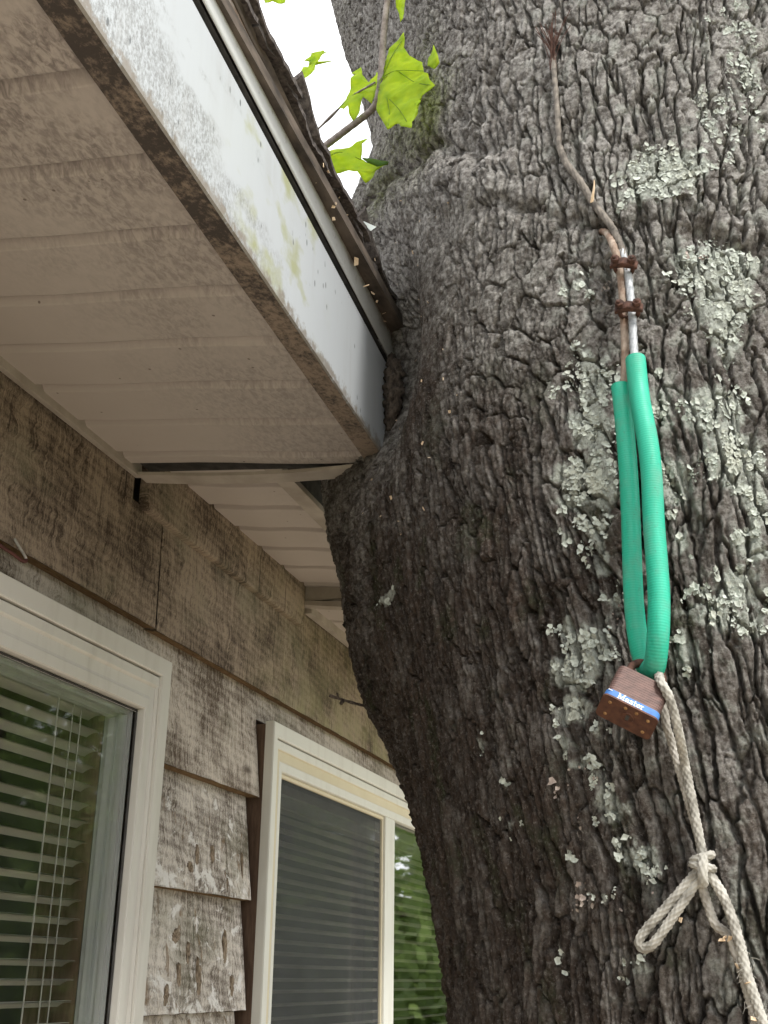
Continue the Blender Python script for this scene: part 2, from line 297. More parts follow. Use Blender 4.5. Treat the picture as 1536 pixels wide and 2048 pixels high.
MAT = dict(bark=mat_bark(), lichen=mat_lichen(), lichen_pink=mat_lichen(True),
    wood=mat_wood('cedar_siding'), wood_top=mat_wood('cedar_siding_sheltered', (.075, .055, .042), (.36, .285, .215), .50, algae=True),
    wood_low=mat_wood('cedar_siding_peeling', (.115, .09, .07), (.64, .585, .515), .49, chips=True),
    edge=mat_simple('board_edge', (.12, .075, .04), (.24, .16, .085), 8, .9, .1, .002, stretch=(30, 6, 60)),
    scab=mat_simple('peeling_scab', (.11, .082, .058), (.36, .285, .205), 150, .95, .1, .003, stretch=(1, 1.6, .6)),
    soffit=mat_soffit(), fascia=mat_fascia(), apron=mat_apron(), mould=mat_mould(),
    trim=mat_simple('trim_tan', (.31, .27, .225), (.44, .39, .335), 12, .55, .3),
    gap=mat_simple('gap_shade_and_gasket', (.035, .034, .032), (.08, .075, .07), 40, .7),  # near black: gasket rubber, and shade painted into open gaps
    drip=mat_simple('drip_edge_brown', (.048, .040, .034), (.145, .115, .092), 34, .8, .2, .002, stretch=(1, .5, 1.5)),
    shingle=mat_simple('asphalt_shingle', (.055, .048, .046), (.15, .13, .118), 160, .97, .1, .003),
    vinyl=mat_simple('window_vinyl', (.54, .51, .455), (.63, .605, .55), 14, .4, .4, stretch=(1, 2, .3), lo=.25, hi=.5), vinyl2=mat_simple('window_vinyl_pale', (.62, .60, .54), (.70, .69, .63), 14, .4, .4, stretch=(1, 2, .3), lo=.25, hi=.5),
    beige=mat_simple('window_beige_band', (.60, .53, .37), (.66, .59, .43), 6, .5, .3), grey_vinyl=mat_simple('jamb_liner', (.36, .37, .36), (.46, .46, .44), 30, .45, .3, stretch=(4, 1, .05)),
    glass=mat_glass(), glass_bright=mat_glass('window_glass_unscreened', 2.2, .06), slat_dim=mat_simple('blind_slat_dim', (.42, .40, .36), (.48, .46, .41), 8, .5, .3), screen=mat_screen(), slat=mat_simple('blind_slat', (.50, .475, .43), (.56, .53, .48), 8, .5, .3), string=mat_simple('blind_cord', (.26, .25, .22), (.34, .32, .29), 60),  # slat_dim: same slats darkened, the far blind's dim light put into colour
    room=mat_simple('room_paint', (.10, .095, .10), (.14, .13, .13), 2, .9), innerwood=mat_simple('inner_jamb_wood', (.10, .06, .04), (.17, .11, .075), 20, .6, stretch=(8, 8, 1)),
    sheath=mat_simple('dark_sheathing', (.045, .04, .038), (.10, .085, .078), 30, .95),
    hose=mat_hose(), steel=mat_simple('galvanised_wire', (.24, .25, .26), (.42, .43, .43), 150, .6, .4, 0, .3), wire_old=mat_simple('weathered_wire', (.06, .05, .04), (.22, .19, .155), 70, .7, .3, 0, .2),
    rustwire=mat_simple('rusty_wire', (.17, .105, .07), (.36, .29, .23), 60, .75, .2, 0, .2), rust=mat_simple('rusted_iron', (.045, .027, .022), (.125, .062, .045), 140, .9, .2, .0015),
    lock=mat_simple('laminated_steel_rusty', (.075, .043, .036), (.125, .070, .057), 90, .55, .4, .0006, .25, stretch=(1, 1, 2)), plate=mat_simple('rusty_lock_plate', (.065, .027, .018), (.125, .054, .031), 120, .6, .35, .0005, .2),
    rivet=mat_simple('brass_rivet', (.22, .11, .04), (.36, .20, .08), 80, .5), blue=mat_simple('blue_band', (.035, .12, .33), (.06, .19, .46), 70, .55), white=mat_simple('white_print', (.66, .68, .68), (.78, .78, .77), 60, .7),
    cord=mat_simple('braided_cord', (.22, .205, .175), (.47, .45, .40), 70, .9, .1, lo=.35, hi=.6), cord_old=mat_simple('braided_cord_weathered', (.22, .20, .17), (.46, .43, .38), 60, .9, .1, lo=.35, hi=.6),
    leaf=mat_leaf(), leaf_dark=mat_leaf('leaf_underside', (.02, .085, .03), (.045, .14, .05)), twig=mat_simple('twig_bark', (.17, .14, .12), (.33, .29, .26), 90, .85, .15, .001),
    chip=mat_simple('fresh_wood', (.62, .44, .27), (.80, .64, .46), 90, .9), pale=mat_simple('flashing_scrap', (.55, .60, .58), (.66, .70, .67), 20, .5), hook=mat_simple('hook_wire', (.40, .38, .35), (.60, .57, .52), 60, .45, .4, 0, .5), hookred=mat_simple('hook_sleeve', (.07, .025, .022), (.12, .045, .038), 60, .6),
    ground=mat_simple('bare_sandy_ground', (.34, .285, .22), (.50, .43, .345), 3, .95, .1, .01), grass=mat_simple('lawn', (.05, .085, .022), (.10, .15, .04), 8, .95, .1),
    foliage=mat_leaf('far_foliage', (.22, .31, .13), (.46, .55, .28)), flap=mat_simple('dead_bark', (.03, .025, .021), (.12, .095, .075), 170, .95, .1, .004, stretch=(1, 1, .4)), fartrunk=mat_simple('far_trunk', (.07, .055, .045), (.13, .105, .085), 12, .95, .1, .01))

# ------------------------------------------------------------------ ground
g = MB(); g.grid(lambda u, v: (u, v, -1.65), np.linspace(-200, 200, 9), np.linspace(-200, 200, 9)); g.build('lawn', MAT['grass'], kind='structure')
g = MB(); g.grid(lambda u, v: (u, v, -1.63+.008*math.sin(u*3+v)), np.linspace(-1.0, 5.5, 20), np.linspace(-7, 9, 40)); g.build('bare_ground', MAT['ground'], kind='structure')

# ------------------------------------------------------------------ house
house = empty('house', (-2.5, 2.0, -1.65), 'weathered wood clapboard house with a white edged eave cut around the tree', 'house')
YH0, YH1 = -3.0, 7.5
wy0, wy1, wz1, wz0 = .60, 1.814, .522, -.62          # near window outside
vy0, vy1, vz1 = 2.295, 5.10, .514                     # far window outside
# sheathing with two openings
wall = MB()
def holes_wall(mb, xa, xb, z0, z1, holes):
    ys = sorted({YH0, YH1, *[h[0] for h in holes], *[h[1] for h in holes]})
    for a, b in zip(ys[:-1], ys[1:]):
        hs = [h for h in holes if h[0] <= a+1e-6 and h[1] >= b-1e-6]
        if hs: mb.box(xa, xb, a, b, z0, hs[0][2]); mb.box(xa, xb, a, b, hs[0][3], z1)
        else: mb.box(xa, xb, a, b, z0, z1)
holes_wall(wall, -1.065, -1.042, -1.65, .98, [(wy0+.03, wy1-.03, wz0+.03, wz1-.03), (vy0+.03, vy1-.03, wz0+.03, vz1-.03)])
wall_o = wall.build('wall', MAT['sheath'], house)
room = MB()
for b in ((-4.2, -4.15, YH0, YH1, -1.6, 1.0), (-4.2, -1.16, YH0, YH0+.05, -1.6, 1.0), (-4.2, -1.16, YH1-.05, YH1, -1.6, 1.0), (-4.2, -1.16, YH0, YH1, -1.65, -1.6), (-4.2, -1.06, YH0, YH1, .96, 1.0), (-3.6, -1.16, 2.02, 2.08, -1.6, .96)): room.box(*b)
room.build('room', MAT['room'], house)
def board(name, segs, zb, zt, mat, taper=.026, seed=0):
    """one clapboard: segs = (y0,y1,z0,z1) pieces that join edge to edge; the face leans in towards its top"""
    mb = MB(); eb = MB()
    for (y0, y1, z0, z1) in segs:
        st = .012 if (y0 > .3 and y1 < 4.5) else .03; ny = max(2, int((y1-y0)/st)); nz = max(2, int((z1-z0)/st)); ys = np.linspace(y0, y1, ny); zs = np.linspace(z0, z1, nz)
        U, W_ = np.meshgrid(ys, zs); w = .0016*perlin(U*9.+seed, W_*11., 3)+.0009*perlin(U*60.+seed, W_*18., 4)
        e = np.where(np.abs(W_-zb) < 1e-6, .0020*perlin(U*26.+seed, U*0+1.3, 8), 0)
        G = np.stack([-1.0-taper*(W_-zb)/(zt-zb)+w, U, W_+e], -1).reshape(-1, 3).tolist()
        mb.add(G, [(j*ny+i, j*ny+i+1, (j+1)*ny+i+1, (j+1)*ny+i) for j in range(nz-1) for i in range(ny-1)])
        mb.box(-1.041, -1.0-taper*(z0-zb)/(zt-zb)-.0022, y0+.001, y1-.001, z0+.0035, z0+.012)    # underside
        mb.box(-1.0415, -1.0-taper-.002, y1-.006, y1-.0005, z0+.004, z1-.002); mb.box(-1.0415, -1.0-taper-.002, y0+.0005, y0+.006, z0+.004, z1-.002)
    o = mb.build(name, mat, wall_o, smooth=False); return o
def under(y0, y1, zb, wav=0.):                        # the brown weathered lower edge seen from below
    mb = MB(); ys = np.linspace(y0, y1, max(2, int((y1-y0)/.02)))
    mb.grid(lambda u, v: (-1.0005-.038*v, u, zb-.0008+wav*v+.0012*float(perlin(np.array(u*26.), np.array(1.3), 8))), ys, (0, 1)); mb.build('board_edge', MAT['edge'], wall_o)
# top course, left and right of the butt joint
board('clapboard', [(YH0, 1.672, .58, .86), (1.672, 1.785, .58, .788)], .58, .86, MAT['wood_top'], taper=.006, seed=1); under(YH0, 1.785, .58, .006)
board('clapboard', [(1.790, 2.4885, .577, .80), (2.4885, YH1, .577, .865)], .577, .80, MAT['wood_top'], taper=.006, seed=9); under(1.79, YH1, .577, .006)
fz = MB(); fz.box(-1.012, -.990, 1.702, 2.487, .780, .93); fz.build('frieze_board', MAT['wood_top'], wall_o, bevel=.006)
board('clapboard', [(YH0, wy0-.003, .351, .60), (wy0-.003, wy1+.003, wz1+.004, .60), (wy1+.003, vy0-.004, .351, .60), (vy0-.004, vy1+.004, vz1+.004, .60), (vy1+.004, YH1, .351, .60)], .351, .60, MAT['wood'], seed=17); under(wy1+.003, vy0-.004, .351)
zb = [.351, .143, -.063, -.268, -.473, -.68]
for i in range(1, 6):
    m_ = MAT['wood_low'] if i >= 2 else MAT['wood']
    for (a, b) in ((YH0, wy0-.006), (wy1+.004, vy0-.017-.002*(i % 2)), (vy1+.01, YH1)):
        board('clapboard', [(a, b, zb[i], zb[i-1]+.008)], zb[i], zb[i-1]+.008, MAT['wood_low'] if i >= 2 else MAT['wood_low' if i == 1 else 'wood'], seed=23*i+a); under(a, b, zb[i])
for i in range(5):
    z = -.885-.205*i
    if z < -1.65: break
    board('clapboard', [(YH0, YH1, max(z, -1.64), z+.213)], max(z, -1.64), z+.213, MAT['wood'], seed=40+i)
# peeling scabs on the two lower courses
def scab(y, z, w, h, seed):
    """ragged flake of old surface standing a little off the board"""
    mb = MB(); r_ = np.random.default_rng(seed); n = 26; t = np.arange(n)/n*2*np.pi
    w = w*.62; h = h*1.05; k1 = 1+.14*np.sin(2*t+seed)+.10*np.sin(7*t+2*seed)+.13*r_.normal(0, 1, n); back = -1.0-.026*((z-(.143 if z > .14 else -.063))/.21)
    ring_ = np.stack([y+w*.5*np.cos(t)*k1, z+h*.5*np.sin(t)*k1], 1); c = np.array([y, z]); v = []
    for d, sc in ((-.003, 1.04), (.0016, .92), (.0024, .60), (.0010, .25)):
        q = c+(ring_-c)*sc; v += [(back+d+.0012*r_.random(), a_, b_) for a_, b_ in q]
    f = [(j*n+i, j*n+(i+1) % n, (j+1)*n+(i+1) % n, (j+1)*n+i) for j in range(3) for i in range(n)]+[tuple(3*n+i for i in range(n))]
    return mb.add(v, f)
for i, (y, z, w, h) in enumerate([(1.985, .065, .05, .022), (2.03, .035, .018, .04), (1.99, -.005, .022, .05), (2.07, -.01, .03, .06), (2.19, .045, .028, .06), (2.215, -.02, .024, .035), (1.94, -.035, .03, .03), (2.03, .205, .02, .04), (2.10, .215, .022, .035), (2.00, .185, .03, .02), (2.235, .20, .014, .05), (2.16, .165, .01, .02)]):
    scab(y, z, w, h, i).build('peeling_scab', MAT['scab'], wall_o)

# windows -------------------------------------------------------------------
def ring(mb, y0, y1, z0, z1, prof, sy=1., sz=1.):
    """mitred frame swept round a rectangle; prof = (inset, x)"""
    R_ = []
    for d, x in prof: R_.append([(x, y0+d*sy, z0+d*sz), (x, y1-d*sy, z0+d*sz), (x, y1-d*sy, z1-d*sz), (x, y0+d*sy, z1-d*sz)])
    v = [p for r in R_ for p in r]; f = [(i*4+k, i*4+(k+1) % 4, (i+1)*4+(k+1) % 4, (i+1)*4+k) for i in range(len(prof)-1) for k in range(4)]
    return mb.add(v, f)
PO = [(.002, -.996), (0, -.995), (0, -.977), (.002, -.974), (.031, -.974), (.033, -.976), (.033, -.990)]
PI = [(.0355, -.992), (.0355, -.981), (.037, -.979), (.052, -.979), (.054, -.981)]
PB = [(.054, -.981), (.056, -.984), (.074, -.984), (.078, -.983)]
PS = [(.078, -.983), (.080, -.982), (.097, -.982), (.099, -.985), (.099, -.9985), (.104, -.9985)]
PK = [(.030, -1.05), (.005, -1.046), (.005, -.9975), (.012, -.9965)]
w1 = ring(MB(), wy0, wy1, wz0, wz1, PO, 1.0).build('window', MAT['vinyl'], house, label='near sliding window with white mitred frame over a blind')
ring(MB(), wy0, wy1, wz0, wz1, PI, .70).build('frame_moulding', MAT['vinyl'], w1); ring(MB(), wy0, wy1, wz0, wz1, PB, .70).build('frame_band', MAT['vinyl'], w1)
ring(MB(), wy0, wy1, wz0, wz1, PS, .70).build('sash', MAT['vinyl'], w1)
ring(MB(), wy0, wy1, wz0, wz1, PK).build('window_buck', MAT['innerwood'], w1)
gy0, gy1, gz0, gz1 = wy0+.0728, wy1-.0728, wz0+.103, wz1-.103
MB().box(-1.0030, -.9995, gy0-.006, gy1+.006, gz0-.006, gz1+.006).build('pane', MAT['glass'], w1)
ring(MB(), gy0-.003, gy1+.003, gz0-.003, gz1+.003, [(0, -.9990), (0, -.9965), (.0022, -.9955), (.0034, -.9990)]).build('gasket', MAT['gap'], w1)
jl = ring(MB(), gy0, gy1, gz0, gz1, [(0, -1.004), (.001, -1.010), (.006, -1.0105), (.0065, -1.020), (.002, -1.021), (.0025, -1.030), (.010, -1.031), (.011, -1.043), (.003, -1.044), (.003, -1.055)]); jl.build('jamb_liner', MAT['grey_vinyl'], w1)
ring(MB(), gy0-.004, gy1+.004, gz0-.004, gz1+.004, [(.008, -1.056), (.009, -1.15), (-.08, -1.152)]).build('inner_jamb', MAT['innerwood'], w1)
w2 = ring(MB(), vy0, vy1, wz0, vz1, PO, .62).build('window', MAT['vinyl2'], house, label='far sliding window with dark insect screen beside the trunk')
ring(MB(), vy0, vy1, wz0, vz1, PK).build('window_buck', MAT['innerwood'], w2)
ring(MB(), vy0, vy1, wz0, vz1, PI, .70).build('frame_moulding', MAT['vinyl2'], w2); ring(MB(), vy0, vy1, wz0, vz1, PB, .72).build('frame_band', MAT['beige'], w2)
ring(MB(), vy0, vy1, wz0, vz1, PS[:-2]+[(.099, -1.0)], .72).build('sash', MAT['vinyl2'], w2)
hy0, hy1, hz0, hz1 = vy0+.0713, vy1-.0713, wz0+.099, vz1-.099
MB().box(-1.002, -.9835, 3.135, 3.222, hz0+.0003, hz1-.0003).build('meeting_stile', MAT['vinyl2'], w2, bevel=.002)
ring(MB(), hy0+.0006, 3.1335, hz0+.0006, hz1-.0006, [(0, -1.0), (0, -.990), (.007, -.989), (.009, -.991), (.009, -.997)]).build('screen_frame', MAT['beige'], w2)
MB().add([(-.9955, hy0+.009, hz0+.009), (-.9955, 3.1245, hz0+.009), (-.9955, 3.1245, hz1-.009), (-.9955, hy0+.009, hz1-.009)], [(0, 1, 2, 3)]).build('insect_screen', MAT['screen'], w2)
MB().box(-1.036, -1.0325, hy0-.004, 3.19, hz0-.004, hz1+.004).build('pane', MAT['glass'], w2)
MB().box(-1.006, -1.0025, 3.19, hy1+.004, hz0-.004, hz1+.004).build('pane', MAT['glass_bright'], w2)
ring(MB(), hy0-.004, hy1+.004, hz0-.004, hz1+.004, [(.006, -1.04), (.006, -1.10), (.012, -1.101), (.012, -1.17), (-.08, -1.172)]).build('jamb_liner', MAT['grey_vinyl'], w2)
def blind(y0, y1, ztop, n, pitch, label, tilt=.010, dx=0., mat='slat'):
    b = empty('venetian_blind', (-1.095, (y0+y1)/2, ztop), label, 'blind', 'venetian blinds behind the window glass')
    me = None
    for i in range(n):
        z = ztop-.03-i*pitch
        if me is None:
            mb = MB(); L = y1-y0; xs = np.linspace(-.0125, .0125, 7)
            mb.grid(lambda u, v: (-1.098+u, y0+v*L, z-.0030*(u/.0125)**2+tilt*u/.0125*.35), xs, (0, .5, 1)); mb.grid(lambda u, v: (-1.098+u, y0+v*L, z+.0022-.0035*(u/.0125)**2+tilt*u/.0125*.35), xs, (0, .5, 1))
            me = mb.mesh('slat'); z_first = z; s = link('slat', me, MAT[mat], b, smooth=True)
        else:
            s = link('slat', me, MAT[mat], b); s.location = (0, 0, z-z_first+.0015*math.sin(i*2.3)); s.rotation_euler = (0.0, 0, 0)
    MB().box(-1.118, -1.078, y0, y1, ztop-.012, ztop+.012).build('head_rail', MAT[mat], b)
    for yy in (y1-.10, y1-.50, y1-.075):
        if yy < y0: continue
        tube(MB(), [(-1.0785, yy, ztop), (-1.0785, yy+.001, ztop-n*pitch)], .0011, .2, 6).build('ladder_cord', MAT['string'], b)
    tube(MB(), [(-1.072, y1-.155, ztop), (-1.071, y1-.153, ztop-.3), (-1.072, y1-.158, ztop-n*pitch*.98)], .0014, .05, 6).build('lift_cord', MAT['string'], b)
    for o in b.children: o.location.x += dx
    return b
blind(gy0+.012, gy1-.0145, gz1+.022, 34, .0302, 'white slatted venetian blind behind the near window glass', dx=.030)
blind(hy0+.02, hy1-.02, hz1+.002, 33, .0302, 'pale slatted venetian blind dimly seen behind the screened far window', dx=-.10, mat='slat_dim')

# eave ----------------------------------------------------------------------
SL = -.13
def sz(x, base=.84): return base+SL*(x+1.0)
def fx(y): return -.480-.029*(y-.6)                     # the fascia runs very slightly out of line
def soffit_panel(y0, y1, base, x0, xo, parent, z_off=0.):
    prof = [(y0+.0075, .0180), (y0+.0082, .0165), (y0+.0215, .0010), (y0+.0235, 0), (y1-.003, -.0004), (y1-.0005, .0006), (y1, .030)]
    mb = MB(); xs = np.linspace(x0, 1, 8)
    def fn(u, v):
        y, dz = prof[int(v)]; x1 = xo(y); x = x0+(x1-x0)*u
        return (x, y, sz(x, base)+dz+.0012*math.sin(9*u+7*y0))
    mb.grid(fn, np.linspace(0, 1, 8), range(len(prof))); return mb.build('soffit_panel', MAT['soffit'], parent)
joint = [.711+.1243*k for k in range(-28, 8)]
sof = MB()
YE = 1.64
# wall channel under the near soffit
sof.hexa([(-1.0005, YH0, sz(-1)-.016), (-.988, YH0, sz(-.988)-.016), (-.988, 1.668, sz(-.988)-.014), (-1.0005, 1.668, sz(-1)-.014), (-1.0005, YH0, sz(-1)+.02), (-.990, YH0, sz(-.99)+.02), (-.990, 1.668, sz(-.99)+.02), (-1.0005, 1.668, sz(-1)+.02)])
soff = sof.build('soffit', MAT['trim'], house, bevel=.001)
outer = lambda y: fx(y)-.033
for a, b in zip(joint[:-1], joint[1:]): soffit_panel(a, b, .84, -.992, outer, soff)
soffit_panel(joint[-1], 1.632, .84, -.992, outer, soff)
MB().hexa([(-1.0, YH0, sz(-1)+.034), (-.515, YH0, sz(-.515)+.034), (-.515, 1.63, sz(-.515)+.034), (-1.0, 1.63, sz(-1)+.034), (-1.0, YH0, sz(-1)+.040), (-.515, YH0, sz(-.515)+.040), (-.515, 1.63, sz(-.515)+.040), (-1.0, 1.63, sz(-1)+.040)]).build('seam_shade_sheet', MAT['gap'], soff)  # dark sheet added so the panel seams read as deep shade
# end trim of the near soffit: sagging strip, dark gap before it
et = MB(); n = 14
for i in range(n):
    t0, t1 = i/n, (i+1)/n
    def pt(t, dy, dz):
        x = -1.0+.012+(.478-.004)*t; sag = -.004+.010*t*t-.007*math.sin(math.pi*t); y = 1.652+dy-.030*t
        return (x, y, sz(x)+dz+sag)
    et.hexa([pt(t0, 0, -.010), pt(t1, 0, -.010), pt(t1, .034, -.012), pt(t0, .034, -.012), pt(t0, 0, -.004), pt(t1, 0, -.004), pt(t1, .034, -.002), pt(t0, .034, -.002)])
et.build('end_channel', MAT['trim'], soff)
MB().hexa([(-.985, 1.637, sz(-.985)+.008), (-.52, 1.612, sz(-.52)+.008), (-.52, 1.66, sz(-.52)+.008), (-.985, 1.69, sz(-.985)+.008), (-.985, 1.637, sz(-.985)+.10), (-.52, 1.612, sz(-.52)+.10), (-.52, 1.66, sz(-.52)+.10), (-.985, 1.69, sz(-.985)+.10)]).build('end_board', MAT['gap'], soff)
# raised, narrower soffit in the notch round the trunk
nj = [1.70, 1.825, 1.945, 2.07, 2.195, 2.325, 2.452]
for a, b in zip(nj[:-1], nj[1:]): soffit_panel(a, b, .884, -.999, lambda y: -.787, soff)
soffit_panel(nj[-1], 2.487, .884, -.999, lambda y: -.787, soff)
MB().hexa([(-.789, 1.70, sz(-.79, .884)-.004), (-.752, 1.70, sz(-.752, .884)-.004), (-.752, 2.487, sz(-.752, .884)-.004), (-.789, 2.487, sz(-.79, .884)-.004), (-.789, 1.70, sz(-.79, .884)+.02), (-.752, 1.70, sz(-.752, .884)+.008), (-.752, 2.487, sz(-.752, .884)+.008), (-.789, 2.487, sz(-.79, .884)+.02)]).build('notch_fascia', MAT['trim'], soff, bevel=.001)
MB().box(-.768, -.754, 1.70, 2.487, .862, 1.0).build('notch_shade_board', MAT['gap'], soff)  # dark board added, its colour standing for shade between trim and trunk
MB().box(-.7515, -.56, 1.69, 2.487, .905, .92).build('notch_shade_sheet', MAT['gap'], soff)  # dark sheet added to cover the bright sky in the notch gap
# step down to the far soffit
MB().box(-1.0, -.515, 2.488, 2.506, .845, .90).build('step_board', MAT['trim'], soff)
MB().hexa([(-1.0, 2.480, .834), (-.515, 2.480, .771), (-.515, 2.512, .771), (-1.0, 2.512, .834), (-1.0, 2.480, .846), (-.515, 2.480, .783), (-.515, 2.512, .783), (-1.0, 2.512, .846)]).build('end_channel', MAT['trim'], soff)
fj = [2.513+.1243*k for k in range(0, 26)]
for a, b in zip(fj[:-1], fj[1:]): soffit_panel(a, b, .842, -.999, lambda y: -.53, soff)
MB().hexa([(-1.0, 2.51, .820), (-.982, 2.51, .820), (-.982, 5.6, .820), (-1.0, 5.6, .820), (-1.0, 2.51, .85), (-.984, 2.51, .848), (-.984, 5.6, .848), (-1.0, 5.6, .85)]).build('wall_channel', MAT['trim'], soff)
# fascia
ys = np.linspace(YH0, 1.70, 60)
lift = lambda y: .024*(1.62-max(y, .4))/.8
fb = MB()
def fz_bot(y): return sz(fx(y))-.004
def fas(u, v):
    zb_, zt_ = fz_bot(u), .9475+lift(u)
    prof = [(-.0015, -.006), (0, .0), (.0012, .004), (.0010, .5), (0, .985), (-.004, 1.0)]
    dx, t = prof[int(v)]; return (fx(u)+dx, u, zb_+(zt_-zb_)*t)
fb.grid(fas, ys, range(6)); fas_o = fb.build('fascia', MAT['fascia'], house)
rb = MB(); rb.grid(lambda u, v: (fx(u)-.0355+.0335*v, u, sz(fx(u)-.0355+.0335*v)-.0050), ys[ys < 1.635].tolist()+[1.632], np.linspace(0, 1, 3))
rb.grid(lambda u, v: (fx(u)-.0355, u, sz(fx(u)-.0355)-.0050+.012*v), ys[ys < 1.635].tolist()+[1.632], (0, 1)); rb.build('fascia_return', MAT['mould'], fas_o)
gp = MB(); gp.grid(lambda u, v: (fx(u)-.012+.013*max(0, v-1), u, .930+lift(u)*1.05+.0265*min(v, 1)), ys, (0, 1, 2)); gp.build('shadow_gap', MAT['gap'], fas_o)
ap = MB()
def apf(u, v):
    prof = [(.003, .957), (.0045, .9575), (.0055, .960), (.0080, 1.0225)]; dx, z = prof[int(v)]; return (fx(u)+dx, u, z+lift(u)*1.15)
ap.grid(apf, ys, range(4)); ap.build('eave_apron', MAT['apron'], fas_o)
ff = MB(); ff.box(-.53, -.505, 2.49, 5.6, .772, 1.0); ff.build('far_fascia', MAT['fascia'], fas_o)
# roof deck, drip edge, shingle tabs
RS = .13
def rz(x, y): return 1.028+lift(y)*1.15+RS*(-.47-x)
rd = MB()
for (a, b, xo) in ((YH0, 1.665, -.475), (1.665, 2.487, -.60), (2.487, YH1, -.475)):
    rd.hexa([(-4.3, a, rz(-4.3, min(a, 1.6))-.03), (xo, a, rz(xo, min(a, 1.6))-.03), (xo, b, rz(xo, min(b, 1.6))-.03), (-4.3, b, rz(-4.3, min(b, 1.6))-.03), (-4.3, a, rz(-4.3, min(a, 1.6))-.012), (xo, a, rz(xo, min(a, 1.6))-.012), (xo, b, rz(xo, min(b, 1.6))-.012), (-4.3, b, rz(-4.3, min(b, 1.6))-.012)])
roof = rd.build('roof', MAT['drip'], house)
de = MB()
def dripf(u, v):
    prof = [(.000, -.0085), (.0095, -.009), (.0115, -.006), (.0095, -.002), (.013, .0015), (-.06, .006)]; dx, dz = prof[int(v)]
    w = .0022*float(perlin(np.array(u*13.), np.array(.4), 31)); return (fx(u)+dx+w*.7, u, 1.028+lift(u)*1.15+dz+w)
de.grid(dripf, np.linspace(YH0, 1.69, 260), range(6)); de.build('drip_edge', MAT['drip'], roof)
def shingle(y0, y1, x_out, z_off, curl, seed, parent=roof):
    mb = MB(); r_ = np.random.default_rng(seed); nu, nv = 30, 6; us = np.linspace(0, 1, nu); 
    def P(u, v, top):
        y = y0+(y1-y0)*u; rag = .0045*float(perlin(np.array(u*8+seed), np.array(.5), 41))+.002*float(perlin(np.array(u*31+seed), np.array(.5), 43))
        xo = x_out(y)+rag*1.4; x = xo-.16*v
        c = curl*max(0, 1-u/.24)**1.3*max(0, 1-v/.45)+.006*math.sin(u*9+seed)*max(0, 1-v*2)+.004*math.sin(u*23+seed*2)*max(0, 1-v*2)
        return (x-c*.10, y, 1.030+lift(min(y, 1.62))*1.15+RS*(-.47-x)+z_off+c+(.0080 if top else 0)*(1 if v < .99 else .5))
    vs2 = np.array([0, .06, .2, .4, .7, 1.])
    A = [P(u, v, 0) for v in vs2 for u in us]; B = [P(u, v, 1) for v in vs2 for u in us]; N = len(A)
    F = []
    for j in range(len(vs2)-1):
        for i in range(nu-1):
            q = (j*nu+i, j*nu+i+1, (j+1)*nu+i+1, (j+1)*nu+i); F += [q, tuple(N+k for k in reversed(q))]
    edge = [(i, i+1) for i in range(nu-1)]+[((j+1)*nu, j*nu) for j in range(len(vs2)-1)]+[(j*nu+nu-1, (j+1)*nu+nu-1) for j in range(len(vs2)-1)]
    F += [(b_, a_, a_+N, b_+N) for a_, b_ in edge]; mb.add(A+B, F); return mb.build('shingle', MAT['shingle'], parent)
for k in range(-12, 3):
    y0 = 1.108+.303*(k-0)
    if y0 > 1.6 or y0 < YH0: continue
    shingle(y0+.003, min(y0+.300, 1.69), lambda y: fx(y)+.026, .010, .060 if k in (0, 1) else .012, k+50)
    shingle(y0+.003-.15, min(y0+.300-.15, 1.69), lambda y: fx(y)+.020, .002, .003, k+80)
for k in range(-10, 20):
    y0 = 1.108+.303*k+.15
    if y0 > 1.4 and y0 < 2.4: xo_ = lambda y: -.62
    else: xo_ = lambda y: fx(min(y, 1.7))-.10
    if y0 < 7: shingle(y0+.003, y0+.300, xo_, .018, .002, k+120)

# ------------------------------------------------------------------ the big tree
TZ = [-1.65, -1.3, -.6, -.1, .2, .5, .8, 1.0, 1.25, 1.6, 2.2, 4.2]
TX = [.02, .02, .02, .02, .00, -.03, -.05, -.05, -.05, -.06, -.10, -.3]
TY = [1.60, 1.59, 1.57, 1.57, 1.57, 1.60, 1.65, 1.68, 1.71, 1.75, 1.82, 2.05]
TR = [.60, .48, .42, .40, .41, .43, .445, .45, .45, .45, .45, .40]
LZ = [-1.65, -.6, -.06, .06, .22, .30, .40, .52, .62, .72, .85, 1.0, 1.2, 1.38, 1.5, 1.66, 1.8, 2.0, 2.4, 4.2]
LA = [0, 0, .026, .048, .079, .109, .155, .177, .188, .218, .243, .245, .229, .217, .139, .153, .182, .235, .30, .15]
def adiff(a, b): return (a-b+180) % 360-180
def trunk_r(a, z):
    r = cr(z, TZ, TR)+cr(z, LZ, LA)*np.exp(-(adiff(a, 158)/30.)**2)
    return r-.125*np.exp(-(adiff(a, 196)/17.)**2-((z-.90)/.15)**2)
